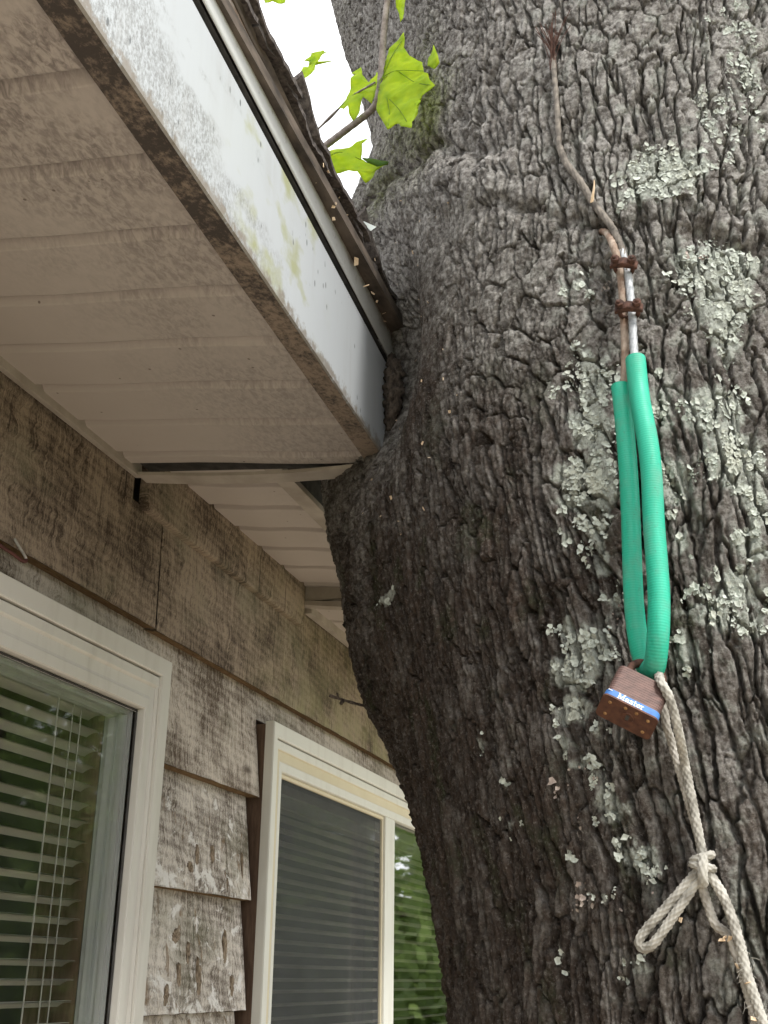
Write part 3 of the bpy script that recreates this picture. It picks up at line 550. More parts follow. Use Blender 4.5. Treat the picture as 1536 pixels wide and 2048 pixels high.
LICHEN = {
'A': [(273.1,0.942,6.9,0.042,0.9),(269.0,0.912,4.6,0.025,0.6),(280.9,1.019,4.8,0.069,0.35),(288.3,1.099,3.3,0.109,0.35),(287.8,1.186,5.1,0.049,0.3)],
'B': [(279.7,0.775,6.2,0.046,1),(278.7,0.715,4.3,0.043,0.8),(278.4,0.666,2.5,0.022,0.7),(274.8,0.795,2.5,0.031,0.6)],
'C': [(275.1,0.573,4.1,0.044,1),(276.5,0.515,4.1,0.043,1),(278.1,0.467,2.0,0.035,0.8)],
'D': [(257.7,0.797,3.3,0.032,0.45),(254.4,0.668,3.2,0.035,0.25),(258.8,0.644,3.8,0.054,0.6),(257.0,0.585,3.8,0.051,0.7),(253.5,0.526,4.6,0.031,0.6),(257.2,0.513,3.0,0.054,0.7),(252.0,0.496,3.2,0.019,0.6),(255.1,0.454,3.0,0.034,0.5),(250.2,0.45,2.4,0.012,0.4),(255.0,0.418,2.2,0.028,0.4)],
'E': [(267.7,0.594,2.1,0.038,0.6),(267.2,0.499,3.4,0.036,0.7),(266.9,0.428,2.0,0.016,0.4),(276.1,0.416,2.6,0.023,0.8),(273.4,0.367,3.9,0.032,0.7),(269.4,0.343,3.9,0.027,0.6),(273.8,0.335,2.6,0.021,0.6),(268.1,0.371,2.0,0.017,0.4),(264.4,0.309,2.7,0.021,0.6)],
'F': [(250.9,0.327,4.6,0.022,0.8),(247.4,0.348,2.4,0.022,0.6),(247.8,0.303,4.9,0.026,0.8),(245.9,0.262,3.3,0.02,0.7),(244.0,0.226,2.5,0.015,0.5),(250.1,0.237,2.2,0.015,0.4),(255.4,0.372,2.2,0.022,0.5)],
'G': [(246.8,0.204,3.8,0.015,0.4),(249.7,0.162,3.0,0.024,0.6),(252.8,0.108,3.2,0.023,0.6),(250.4,0.128,1.9,0.014,0.4),(241.8,0.112,1.5,0.014,0.35),(231.0,0.158,2.8,0.015,0.2),(237.7,0.023,1.1,0.014,0.4),(249.1,0.014,3.0,0.013,0.35),(245.9,0.073,3.0,0.014,0.25)],
'H': [(199.6,0.486,4.2,0.009,0.9),(226.1,0.245,1.8,0.016,0.3),(231.2,0.204,2.6,0.016,0.3)]}
GA = [230, 244, 253, 262, 270, 277, 287, 300]; GZ = [1.03, .985, .925, .885, .868, .848, .82, .80]      # the old cable crease
def bark(a, z):
    """displacement and colour attributes of the bark at angle a (deg) and height z"""
    u = a*math.pi/180*.45; v = z
    wu = u+.015*fbm(u/.10, v/.18, 3, 11)+.0042*fbm(u/.022, v/.04, 3, 12)+.0016*fbm(u/.006, v/.008, 2, 14)
    wv = v+.030*fbm(u/.045, v/.09, 3, 13)+.010*fbm(u/.012, v/.015, 2, 16)
    zz = np.linspace(-2, 4.5, 800); ch = .095-.030*sstep(.45, 1.0, zz); V = np.interp(wv, zz, np.cumsum((zz[1]-zz[0])/ch)); chl = .095-.030*sstep(.45, 1.0, z)
    cw = .0205
    rid, ed, ver, ox, oy = voronoi(wu/cw, V, cw, chl, 3, 1.0)
    bigm = np.exp(-(adiff(a, 247)/10.)**2-((z-.77)/.13)**2)+.55*np.exp(-(adiff(a, 262)/9.)**2-((z-.70)/.07)**2)+1.3*sstep(.16, .34, fbm(u/.13, v/.16, 2, 67))*sstep(.30, .60, z)+.35*fbm(u/.05, v/.06, 2, 62) > .42     # wide flat plates below the crease
    B_ = voronoi((u+.006*fbm(u/.03, v/.03, 3, 63)+.002*fbm(u/.006, v/.006, 2, 64))/.036+2, (v+.008*fbm(u/.03, v/.03, 3, 65)+.002*fbm(u/.006, v/.006, 2, 66))/.052, .036, .052, 7, .95)
    rid, ed, ver, ox, oy = [np.where(bigm, n_, o_) for n_, o_ in zip(B_, (rid, ed, ver, ox, oy))]
    zg = np.interp(a, GA, GZ); gd = z-zg; gm = sstep(232, 246, a)
    gd = gd+.022*fbm(u/.05, v/.06, 3, 81); gm = gm*(.45+.75*sstep(-.35, .35, fbm(u/.07, v/.09, 2, 82))); groove = np.exp(-((gd+.012)/.015)**2)*gm; lip = np.exp(-((gd-.020)/.018)**2)*gm
    smooth = np.exp(-(adiff(a, 217)/17.)**2*1.3-((z-.85)/.16)**2)                 # finely felted bark beside the fascia
    smooth = np.clip(smooth*1.7+.10*fbm(u/.04, v/.04, 2, 61), 0, 1); smooth = np.clip(smooth+.7*groove, 0, 1)
    under = sstep(.75, .45, z)*sstep(232, 205, a)                                 # tighter scaly ridges under the bulge
    dep = (.0165+.002*under)*(.55+.9*sstep(-.5, .5, fbm(u/.03, v/.05, 2, 21)))*(.42+.58*ver)*(1-.86*smooth)
    upper = sstep(.62, .95, z); wdt = (.0036-.0010*upper)+.0022*fbm(u/.02, v/.03, 2, 22)
    prof = sstep(0, 1, np.clip((ed-.0004)/np.clip(wdt*.72, .0011, .008), 0, 1))
    h = dep*(prof-1)
    tilt = ((_h(np.floor(rid*9999), np.floor(rid*777), 5)-.5)*ox*.007+(_h(np.floor(rid*5555), np.floor(rid*333), 6)-.35)*oy*.006)*prof
    h = h+((rid-.5)*.0052+tilt)*(1-.8*smooth)*prof
    rid2, ed2, ver2, _, _ = voronoi(wu/.0085+7, wv/.026, .0085, .026, 8, 1.); rid3, ed3, ver3, _, _ = voronoi((u+.004*fbm(u/.008, v/.008, 3, 18))/.0075+3, (v+.004*fbm(u/.008, v/.008, 3, 19))/.011, .0075, .011, 9, 1.)
    h = h+(.0036*(sstep(0, .0020, ed2)-1)*(.35+.65*ver2)*(1-.35*upper)+.0026*(rid2-.5))*(1-.5*smooth)*(.5+.8*sstep(-.3, .4, fbm(u/.05, v/.05, 2, 23)))
    h = h+(.0018*(sstep(0, .0016, ed3)-1)+.0026*(rid3-.5))*(.25+.55*upper)*(1-.6*smooth)
    fu = np.abs(perlin(wu/.026, v/.30, 95)+.12*perlin(wu/.01, v/.05, 96)); h = h-(.0060*upper+.0085)*np.exp(-(fu/.034)**2)*(1-.9*smooth)*np.where(bigm, .2, 1)
    h = h+upper*.0024*fbm(wu/.012, wv/.020, 4, 37, .65)*(1-.7*smooth)
    fib = fbm(wu/.0045, wv/.012, 3, 31); h = h+.0014*fib+.0010*fbm(u/.0045, v/.0045, 3, 33)+.0030*np.abs(fbm(wu/.009, wv/.013, 4, 36, .6))*prof
    h = h+smooth*(.0022*fbm(wu/.010, wv/.014, 4, 34)+.0012*np.abs(fbm(wu/.005, wv/.007, 2, 35)))
    h = h+.006*fbm(u/.11, v/.14, 3, 41)
    h = h-.017*groove+.004*lip+.014*np.exp(-(adiff(a, 222)/14.)**2-((z-.93)/.10)**2)
    h = np.where(h > -.0025, -.0025+(h+.0025)*.55, h)+.0007*fbm(u/.0030, v/.0034, 2, 97)+.0009*(rid3-.5)      # plate tops weathered flat
    h = h+.0060*fbm(u/.016, v/.020, 3, 98, .6)*sstep(212, 188, a)*sstep(.95, .75, z)      # shaggy, broken bark on the overhanging side
    # roll of callus between the roof edge and the upper trunk
    zc = .03*fbm(u/.05, v/.06, 3, 83)+np.interp(a, [150, 180, 199, 226, 244, 262], [1.33, 1.30, 1.25, 1.17, 1.06, 1.0]); cm = sstep(150, 175, a)*sstep(255, 235, a)
    h = h+cm*(.012*np.exp(-((z-zc+.06)/.045)**2)-.013*np.exp(-((z-zc-.015)/.018)**2))
    # scattered pits
    
    lich = np.zeros_like(h)
    for L in LICHEN.values():
        for (ca, cz, ra, rz_, d) in L: lich = np.maximum(lich, d*np.exp(-(((a-ca)/ra)**2+((z-cz)/rz_)**2)*1.1))
    pn = fbm(u/.05, v/.07, 3, 51)
    tone = .03+.95*sstep(.42, 1.0, z)+.40*sstep(234, 268, a)*sstep(1., .3, z)-.12*under+.35*(rid-.5)+.25*(rid2-.5)+.20*(rid3-.5)+.10*pn-.62*smooth  # paler with height, darker under the bulge: real greying plus skylight in the colour
    lich = np.clip(sstep(.26, .46, lich+.30*fbm(u/.018, v/.018, 4, 52, .6))+.42*sstep(.05, .45, fbm(u/.03, v/.03, 4, 53, .6))*sstep(240, 264, a), 0, 1)
    moss = sstep(.15, .5, fbm(u/.06, v/.09, 3, 71))*sstep(.95, .5, z)*.7
    return h, np.clip(tone, 0, 1), np.clip(.45*rid+.3*rid2+.25*rid3, 0, 1), lich, moss
# fine where the bark is seen, coarse behind, above and below
A_ = np.concatenate([np.linspace(-50, 128, 70, endpoint=False), np.linspace(128, 190, 245, endpoint=False), np.linspace(190, 300, 560, endpoint=False), np.linspace(300, 310, 15)])
Z_ = np.concatenate([np.linspace(-1.65, -.25, 70, endpoint=False), np.linspace(-.25, -.07, 45, endpoint=False), np.linspace(-.07, .95, 600, endpoint=False), np.linspace(.95, 2.05, 420, endpoint=False), np.linspace(2.05, 2.6, 60, endpoint=False), np.linspace(2.6, 4.2, 40)])
AA, ZZ = np.meshgrid(A_, Z_); na, nz_ = len(A_), len(Z_)
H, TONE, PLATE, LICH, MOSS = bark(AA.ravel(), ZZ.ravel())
aw = AA.ravel() % 360
fade = np.minimum(1, np.minimum((AA.ravel()+50)/8, (310-AA.ravel())/8)); H = H*np.clip(fade, 0, 1)
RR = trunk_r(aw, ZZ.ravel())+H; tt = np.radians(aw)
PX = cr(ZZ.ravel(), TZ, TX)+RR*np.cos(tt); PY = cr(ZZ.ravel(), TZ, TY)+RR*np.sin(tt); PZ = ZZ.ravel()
# ragged plates tip a little in height too, so ridges are not ruled along rings
PZ = PZ+.0025*fbm(PX/.02, ZZ.ravel()/.02, 2, 91)*(np.abs(ZZ.ravel()-.5) < 3)
me = bpy.data.meshes.new('trunk'); nv = na*nz_
idx = np.arange(nv).reshape(nz_, na); quads = np.stack([idx[:-1, :-1], idx[:-1, 1:], idx[1:, 1:], idx[1:, :-1]], -1).reshape(-1, 4)
me.vertices.add(nv); me.vertices.foreach_set('co', np.stack([PX, PY, PZ+ZC], 1).astype(np.float32).ravel())
me.loops.add(quads.size); me.loops.foreach_set('vertex_index', quads.astype(np.int32).ravel())
me.polygons.add(len(quads)); me.polygons.foreach_set('loop_start', (np.arange(len(quads))*4).astype(np.int32)); me.polygons.foreach_set('loop_total', np.full(len(quads), 4, np.int32))
me.polygons.foreach_set('use_smooth', np.ones(len(quads), bool)); me.update(calc_edges=True)
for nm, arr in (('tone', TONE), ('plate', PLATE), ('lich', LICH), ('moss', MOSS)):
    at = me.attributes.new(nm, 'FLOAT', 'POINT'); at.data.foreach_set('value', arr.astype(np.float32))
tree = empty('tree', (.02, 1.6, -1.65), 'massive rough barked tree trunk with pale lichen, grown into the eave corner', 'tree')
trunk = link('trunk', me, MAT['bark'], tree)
GRID = np.stack([PX, PY, PZ], 1).reshape(nz_, na, 3)
def surf(a, z):
    """points on the real bark surface, with outward normals"""
    i = np.clip(np.searchsorted(Z_, z)-1, 0, nz_-2); j = np.clip(np.searchsorted(A_, a)-1, 0, na-2)
    p = GRID[i, j]; du = GRID[i, j+1]-p; dv = GRID[i+1, j]-p; n = np.cross(du, dv); n /= np.linalg.norm(n, axis=-1)[..., None]+1e-12
    return p, n
# lichen thalli: small lobed flakes lying on the bark
def lichen_patch(key, ellipses, mat, seed, scale=1.):
    r_ = np.random.default_rng(seed); V = []; F = []; n0 = 0
    for (ca, cz, ra, rz_, d) in ellipses:
        area = math.pi*(ra*math.pi/180*.45)*rz_; N = int(area*d*80000)
        if N < 4: N = 4
        # clumped scatter
        k = max(3, N//16); cc = np.stack([r_.normal(0, .52, k), r_.normal(0, .52, k)], 1); pick = r_.integers(0, k, N)
        q = cc[pick]+r_.normal(0, .12, (N, 2)); q = q[(q**2).sum(1) < 1.7]
        a = ca+q[:, 0]*ra; z = cz+q[:, 1]*rz_; P, Nn = surf(a, z)
        rad = np.array([math.cos(math.radians(ca)), math.sin(math.radians(ca)), 0]); Nn = Nn*.75+rad*.45; Nn /= np.linalg.norm(Nn, axis=1)[:, None]
        for p, nn in zip(P, Nn):
            rr = (.0009+.0030*r_.random()**2.2)*scale; m = 8; t = np.array([-nn[1], nn[0], 0]); t /= np.linalg.norm(t)+1e-9; b = np.cross(nn, t)
            nn2 = nn+t*r_.normal(0, .12)+b*r_.normal(0, .12); nn2 /= np.linalg.norm(nn2); t = np.cross(b, nn2); t /= np.linalg.norm(t); b = np.cross(nn2, t)
            th = np.arange(m)/m*2*np.pi+r_.random()*6; ro = rr*(.55+.95*r_.random(m)); up_ = .0001+.0005*r_.random(m)
            c = p+nn*(.0004+.0006*r_.random()); V.append(c-nn2*.0003)
            for kk in range(m): V.append(c+(t*math.cos(th[kk])+b*math.sin(th[kk]))*ro[kk]+nn2*up_[kk])
            F += [(n0, n0+1+kk, n0+1+(kk+1) % m) for kk in range(m)]; n0 += m+1
    mb = MB(); mb.add(V, F); me_ = bpy.data.meshes.new('lichen_patch'); me_.from_pydata([(x, y, z+ZC) for x, y, z in mb.v], [], mb.f); me_.update()
    return link('lichen_patch', me_, mat, trunk, kind='stuff')
for i, (k, L) in enumerate(LICHEN.items()): lichen_patch(k, L, MAT['lichen'], 100+i)
lichen_patch('P', [(248, .20, 5, .03, .05), (246, .09, 5, .05, .06), (252, .06, 4, .03, .06), (262, .78, 3, .03, .06), (276, .81, 2, .02, .3), (243, .15, 6, .04, .03), (256, .33, 4, .05, .04)], MAT['lichen_pink'], 300)
# torn lip of bark beside the end of the fascia
fl = MB(); P_ = [(-.500, 1.600, .958), (-.492, 1.586, .93), (-.489, 1.580, .89), (-.492, 1.582, .85), (-.500, 1.590, .815)]
tube(fl, P_, lambda s: .013*math.sin(math.pi*min(max(s/.15, .06), .95))**.6+.002, .004, 12, lobes=5, amp=.22, twist=14, wob=.30); fl.build('bark_flap', MAT['flap'], trunk, smooth=True)
# litter of chips and shavings caught on the roof edge and the bark
ch_ = MB(); r_ = np.random.default_rng(5)
def chip(c, s, rr):
    t = rr.normal(0, 1, 3); t /= np.linalg.norm(t); w = np.cross(t, rr.normal(0, 1, 3)); w /= np.linalg.norm(w); nn = np.cross(t, w)
    L, W, T = s*(.6+rr.random()), s*(.25+.5*rr.random()), s*.10; c = np.asarray(c)
    ch_.hexa([c+t*L*a*(1-.3*(b > 0))+w*W*b+nn*T*d for d in (-1, 1) for a, b in ((-1, -1), (1, -1), (1, 1), (-1, 1))])
for i in range(30):
    y = 1.30+.16*r_.normal()*.6+.06; 
    if y > 1.58 or y < 1.1: continue
    k = r_.random(); chip((fx(y)+.012+.010*r_.random(), y, 1.0+lift(y)+.02*r_.normal()+.03*k), .0028+.002*r_.random(), r_)
for i in range(60):
    a = 188+r_.random()*45; z = .55+r_.random()*.6; p, nn = surf(np.array([a]), np.array([z])); 
    chip(p[0]+nn[0]*.001, .0014+.0014*r_.random()**2, r_)
ch_.build('wood_shavings', MAT['chip'], None, label='pale wood shavings caught on the roof edge and bark', cat='wood shavings', kind='stuff')
MB().add([(-.486, 1.405, 1.088), (-.485, 1.398, 1.079), (-.477, 1.412, 1.073), (-.472, 1.424, 1.088), (-.488, 1.407, 1.089), (-.487, 1.400, 1.080), (-.479, 1.414, 1.074), (-.474, 1.426, 1.089)], [(0, 1, 2, 3), (7, 6, 5, 4), (0, 4, 5, 1), (1, 5, 6, 2), (2, 6, 7, 3), (3, 7, 4, 0)]).build('flashing_scrap', MAT['pale'], None, label='small pale scrap of flashing sticking up at the shingle notch by the trunk', cat='scrap')

# ------------------------------------------------------------------ twig with leaves above the roof edge
stemP = [(-.90, 1.72, 1.13), (-.83, 1.68, 1.28), (-.6954, 1.6, 1.3771), (-.6145, 1.53, 1.354), (-.5462, 1.47, 1.3303), (-.4807, 1.42, 1.3186), (-.4658, 1.405, 1.3308), (-.4587, 1.395, 1.3615), (-.4552, 1.39, 1.4083), (-.4483, 1.38, 1.4608), (-.4389, 1.37, 1.5131), (-.4259, 1.36, 1.5761), (-.40, 1.34, 1.69)]
twig = empty('leafy_twig', stemP[0], 'thin grey twig with ragged lime green leaves between roof edge and trunk', 'twig')
tube(MB(), stemP, lambda s: max(.0035, .0078-.0032*s), .006, 10, wob=.06).build('stem', MAT['twig'], twig, smooth=True)
tube(MB(), [(-.645, 1.545, 1.37), (-.629, 1.53, 1.3905), (-.586, 1.5, 1.3939), (-.5604, 1.48, 1.3925), (-.5315, 1.45, 1.3812), (-.4739, 1.41, 1.3631)], lambda s: .0017+.0012*math.exp(-((s-.085)/.02)**2), .005, 8).build('petiole', MAT['twig'], twig, smooth=True)
def ray(px, py): return CAM_F+CAM_R*((px-768)/2300)-CAM_U*((py-1024)/2300)
def leaf(poly, Y, tiltx, tiltz, seed, mat='leaf', vein=None):
    """lobed leaf blade with curl and thickness, standing in a plane that leans through the point at distance Y"""
    c = np.mean(np.array(poly), 0); d = ray(*c); C0 = Vector(d)*(Y/d.y)
    nrm = Vector((tiltx, -1, tiltz)).normalized(); pts = []
    for (px, py) in poly:
        q = ray(px, py); pts.append(q*((C0 @ nrm)/(q @ nrm)))
    e1 = Vector((1, 0, 0)); e1 = (e1-nrm*(e1 @ nrm)).normalized(); e2 = nrm.cross(e1)
    uv = [((p-C0) @ e1, (p-C0) @ e2) for p in pts]
    bm = bmesh.new(); vs_ = [bm.verts.new((u, v, 0)) for u, v in uv]; f = bm.faces.new(vs_); bmesh.ops.triangulate(bm, faces=[f])
    for _ in range(3):
        bmesh.ops.subdivide_edges(bm, edges=[e for e in bm.edges if e.calc_length() > .010], cuts=1)
        bmesh.ops.triangulate(bm, faces=[f for f in bm.faces if len(f.verts) > 3])
    for v in bm.verts:
        x, y = v.co.x, v.co.y; nz = .010*float(perlin(np.array(x*22+seed), np.array(y*22+seed), 5))+.003*float(perlin(np.array(x*80+seed), np.array(y*80.), 6)); k = Vector((0, 0, 0))+C0+e1*x+e2*y+nrm*nz
        v.co = (k.x, k.y, k.z+ZC)
    bmesh.ops.recalc_face_normals(bm, faces=bm.faces)
    r = bmesh.ops.solidify(bm, geom=list(bm.faces), thickness=.0003)
    me_ = bpy.data.meshes.new('leaf'); bm.to_mesh(me_); bm.free(); lf = link('leaf', me_, MAT[mat], twig, smooth=True)
    for path in (vein or []):
        pp = []
        for (px, py) in path:
            q = ray(px, py); p = q*((C0 @ nrm)/(q @ nrm)); x = (p-C0) @ e1; y = (p-C0) @ e2
            nz = .010*float(perlin(np.array(x*22+seed), np.array(y*22+seed), 5)); p = p+nrm*(nz+.0006); pp.append(tuple(p))
        tube(MB(), pp, .0006, .006, 6).build('vein', MAT['leaf_dark'], lf)
    return lf
leaf([(806,62),(795,75),(778,95),(770,130),(768,150),(757,190),(752,212),(755,225),(770,250),(775,259),(790,247),(800,250),(805,258),(826,259),(825,245),(832,225),(828,205),(845,190),(872,172),(860,160),(855,145),(845,140),(842,120),(832,116),(818,110),(806,92),(809,75)], 1.365, -.25, .25, 1, vein=[[(745,168),(790,148),(845,138)], [(757,178),(795,215),(815,245)], [(757,172),(785,120),(802,80)], [(800,146),(830,165),(862,171)], [(775,197),(778,225),(776,252)]])
leaf([(866,88),(878,115),(879,125),(868,136),(853,128),(855,112)], 1.33, -.2, .2, 2)
leaf([(722,134),(725,150),(735,160),(752,140),(757,160),(750,195),(744,208),(728,195),(724,200),(716,225),(705,240),(699,230),(698,215),(690,222),(678,218),(692,200),(700,175),(703,160),(712,150),(700,145)], 1.435, -.2, .3, 3, vein=[[(682,216),(710,188),(752,166)]])
leaf([(572,170),(580,178),(585,192),(600,185),(608,160),(630,140),(632,125),(662,103),(650,105),(645,95),(628,103),(633,120),(615,130),(605,130),(590,155)], 1.62, .1, .5, 4)
leaf([(650,310),(660,300),(675,293),(700,297),(720,285),(742,276),(725,290),(722,315),(745,325),(755,333),(775,330),(752,340),(745,352),(730,361),(715,345),(695,340),(680,346),(665,352),(655,335)], 1.51, .1, .45, 5, vein=[[(652,322),(680,308),(722,318)]])
leaf([(722,314),(745,316),(778,324),(776,331),(754,334),(735,325)], 1.49, .2, -.2, 6, 'leaf_dark')
leaf([(608,240),(620,243),(636,252),(630,258),(612,256)], 1.66, 0, .4, 7)
leaf([(524,-12),(548,-18),(574,-14),(570,4),(556,6),(545,2),(530,6)], 1.70, 0, .4, 8)
leaf([(792,-22),(812,-20),(812,-2),(808,18),(807,38),(801,46),(798,26),(792,14)], 1.36, .1, .2, 9)

# ------------------------------------------------------------------ wire rope, clips, hose sleeve
ropeA = [(-.1624,1.2644,1.2003),(-.1611,1.2588,1.161),(-.1595,1.2529,1.1119),(-.1582,1.2458,1.0548),(-.1577,1.2416,1.0223),(-.1478,1.2351,.9864),(-.132,1.2259,.9505),(-.1146,1.216,.9022),(-.0945,1.203,.8551),(-.0834,1.188,.8081),(-.0785,1.175,.7693),(-.0762,1.163,.7239),(-.076,1.158,.6944),(-.0765,1.150,.6511),(-.0753,1.145,.6292),(-.0745,1.138,.59)]
ropeB = [(-.110,1.232,.872),(-.1011,1.2116,.8528),(-.093,1.187,.8159),(-.0878,1.178,.7834),(-.0857,1.168,.7354),(-.086,1.165,.7002),(-.0871,1.16,.6584),(-.0904,1.158,.6133),(-.093,1.156,.57)]
rope = empty('wire_rope', ropeA[-1], 'frayed steel wire rope running down the bark into a green hose', 'wire rope')
k_ = 9
tube(MB(), ropeA[:6], .0036, .0012, 18, 6, .11, 330).build('rope_upper', MAT['wire_old'], rope, smooth=True, label='rusty brown upper length of the rope')
tube(MB(), ropeA[4:11], .0043, .0012, 18, 6, .12, 330).build('rope_middle', MAT['wire_old'], rope, smooth=True)
tube(MB(), ropeA[9:], .0044, .0012, 18, 6, .09, 420).build('rope_lower', MAT['steel'], rope, smooth=True, label='bright galvanised lower length of the rope')
tube(MB(), ropeB, .0043, .0012, 18, 6, .09, 420).build('rope_return', MAT['rustwire'], rope, smooth=True, label='rust stained returning leg of the rope')
fr = MB(); r_ = np.random.default_rng(3); top = np.array(ropeA[0])
for i in range(34):
    d = np.array([r_.normal(0, .34), -.12+r_.normal(0, .16), 1.0]); L = .020+.034*r_.random(); b0 = top+np.array([r_.normal(0, .0022), r_.normal(0, .0015)-.001, -.026])
    tube(fr, [b0, b0+np.array([d[0]*.002, d[1]*.004-.001, .020]), b0+np.array([d[0]*L*.45, d[1]*L*.4-.003, .026+L*.5]), b0+np.array([d[0]*L, d[1]*L-.004, .026+L])], .00055, .006, 5)
fr.build('frayed_wires', MAT['rust'], rope, label='dark splayed wires at the cut end of the rope')
tube(MB(), [(-.118, 1.214, .905), (-.113, 1.206, .922), (-.112, 1.203, .930)], lambda s: .0022-.05*s, .003, 7).build('broken_strand', MAT['chip'], rope)
def clip(c, ang, label):
    """wire rope clip: ridged saddle across both legs, U bolt behind, two hex nuts"""
    t = empty('wire_rope_clip', c, label, 'rope clip', 'rusty clips clamping the wire rope')
    R_ = Matrix.Rotation(ang, 3, 'Y') @ Matrix.Rotation(-.25, 3, 'X'); c = Vector(c)
    def put(mb): mb.v = [tuple(c+R_ @ (Vector(p)*.74)) for p in mb.v]; return mb
    s = MB()
    prof = [(-.021, -.010), (-.017, -.014), (-.009, -.0165), (0, -.019), (.009, -.0165), (.017, -.014), (.022, -.010), (.022, -.004), (.012, -.006), (0, -.008), (-.012, -.006), (-.021, -.004)]
    v = [(x, y, z) for z in (-.0075, .0075) for x, y in prof]; n = len(prof)
    s.add(v, [tuple(range(n)), tuple(range(2*n-1, n-1, -1))]+[(i, (i+1) % n, n+(i+1) % n, n+i) for i in range(n)])
    put(s).build('saddle', MAT['rust'], t, bevel=.0018)
    u = MB(); tube(u, [(-.014, -.026, 0), (-.014, 0, 0), (-.010, .009, 0), (0, .012, 0), (.010, .009, 0), (.014, 0, 0), (.014, -.026, 0)], .0034, .003, 10); put(u).build('u_bolt', MAT['rust'], t, smooth=True)
    for sx in (-.0125, .0135):
        m_ = MB(); v = [(sx+.0072*math.cos(k*math.pi/3+.3), y, .0072*math.sin(k*math.pi/3+.3)) for y in (-.0155, -.0235) for k in range(6)]
        m_.add(v, [tuple(range(6)), tuple(range(11, 5, -1))]+[(i, (i+1) % 6, 6+(i+1) % 6, 6+i) for i in range(6)]); put(m_).build('nut', MAT['rust'], t, bevel=.0008)
    return t
clip((-.0818, 1.170, .772), .22, 'upper rusty clip clamping the rope, nearer the crease in the bark')
clip((-.0790, 1.155, .703), .10, 'lower rusty clip clamping the rope just above the green hose')
hoseP = [(-.0948,1.157,.6122),(-.0934,1.155,.5628),(-.0929,1.152,.5017),(-.0941,1.150,.4435),(-.0961,1.148,.3876),(-.0966,1.146,.3494),(-.0945,1.144,.3146),(-.0885,1.139,.2885),(-.0800,1.122,.2825),(-.0735,1.112,.3080),(-.0695,1.114,.3479),(-.0688,1.117,.3854),(-.0687,1.120,.4295),(-.0673,1.124,.4866),(-.0687,1.128,.5289),(-.0735,1.135,.5805),(-.0754,1.145,.6367)]
hose = empty('hose_sleeve', hoseP[8], 'bright green ribbed garden hose loop hanging from the wire rope', 'hose')
hb = MB(); hr = lambda s: (.0101+.0009*min(1, max(0, (s-.28)/.1)))*(1+.009*math.sin(2*math.pi*s/.0028))*(1+.05*math.exp(-s/.012))
tube(hb, hoseP, hr, .00068, 24, cap=False); 
hb.build('hose_wall', MAT['hose'], hose, smooth=True)
for e, tgt in ((0, 1), (-1, -2)):
    a = np.array(hoseP[e]); d = np.array(hoseP[tgt])-a; d /= np.linalg.norm(d); hi = MB(); r0 = .0106 if e == 0 else .0110
    n = 24; x_ = np.cross(d, (0, -1, 0)); x_ /= np.linalg.norm(x_); y_ = np.cross(d, x_); V = []
    for (dd, rr) in ((0, r0), (0, .0085), (.03, .0080)):
        V += [a+d*dd+(x_*math.cos(k/n*2*math.pi)+y_*math.sin(k/n*2*math.pi))*rr for k in range(n)]
    hi.add(V, [(i*n+k, i*n+(k+1) % n, (i+1)*n+(k+1) % n, (i+1)*n+k) for i in range(2) for k in range(n)]); hi.build('hose_mouth', MAT['hose'], hose)

# ------------------------------------------------------------------ padlock
LC = Vector((-.0992, 1.100, .2462)); dv = LC.normalized()
ir = (CAM_R-dv*(CAM_R @ dv)).normalized(); iu = ir.cross(dv)*1.0
if iu.z < 0: iu = -iu
ca, sa = math.cos(math.radians(27)), math.sin(math.radians(27)); Wv = ir*ca-iu*sa; Vv = ir*sa+iu*ca; tl = math.radians(46)
Hv = Vv*math.cos(tl)+dv*math.sin(tl); Dv = Vv*math.sin(tl)-dv*math.cos(tl)
lockT = Matrix((Wv, Hv, Dv)).transposed()              # local x = width, y = up towards shackle, z = out of the printed face
lock = empty('padlock', LC, 'rusty brown laminated padlock with a blue band hanging from the hose loop', 'padlock')
def lk(mb): mb.v = [tuple(LC+lockT @ Vector(p)) for p in mb.v]; return mb
lw, lh, ld = .0265, .023, .0140                        # half sizes
body = MB(); nl = 12
def rrect(w, d, r, n=5):
    o = []
    for cx, cz, a0 in ((w-r, d-r, 0), (-w+r, d-r, 90), (-w+r, -d+r, 180), (w-r, -d+r, 270)):
        o += [(cx+r*math.cos(math.radians(a0+90*i/n)), cz+r*math.sin(math.radians(a0+90*i/n))) for i in range(n+1)]
    return o
levels = []
for i in range(nl):
    y0 = -lh+.009+(2*lh-.009)*i/nl; y1 = -lh+.009+(2*lh-.009)*(i+1)/nl; levels += [(y0, -.00022), (y0+.0003, 0), (y1-.0003, 0), (y1, -.00022)]
ch = [(y, o) for y, o in levels]; sec = len(rrect(1, 1, .3)); V = []
for y, o in ch: V += [(x, y, z) for x, z in rrect(lw+o, ld+o, .006)]
F = [(i*sec+k, i*sec+(k+1) % sec, (i+1)*sec+(k+1) % sec, (i+1)*sec+k) for i in range(len(ch)-1) for k in range(sec)]+[tuple(range(sec)), tuple((len(ch)-1)*sec+k for k in range(sec))]
lk(body.add(V, F)).build('body', MAT['lock'], lock)
def slab(y0, y1, w, d, r, name, mat):
    mb = MB(); a = rrect(w, d, r); n = len(a); mb.add([(x, y0, z) for x, z in a]+[(x, y1, z) for x, z in a], [tuple(range(n)), tuple(range(2*n-1, n-1, -1))]+[(i, (i+1) % n, n+(i+1) % n, n+i) for i in range(n)]); return lk(mb).build(name, mat, lock, bevel=.0004)
band = slab(-lh+.0008, -lh+.0088, lw+.0007, ld+.0007, .006, 'blue_band', MAT['blue'])
btm = slab(-lh-.0016, -lh+.0006, lw+.0012, ld+.0012, .005, 'bottom_plate', MAT['plate'])
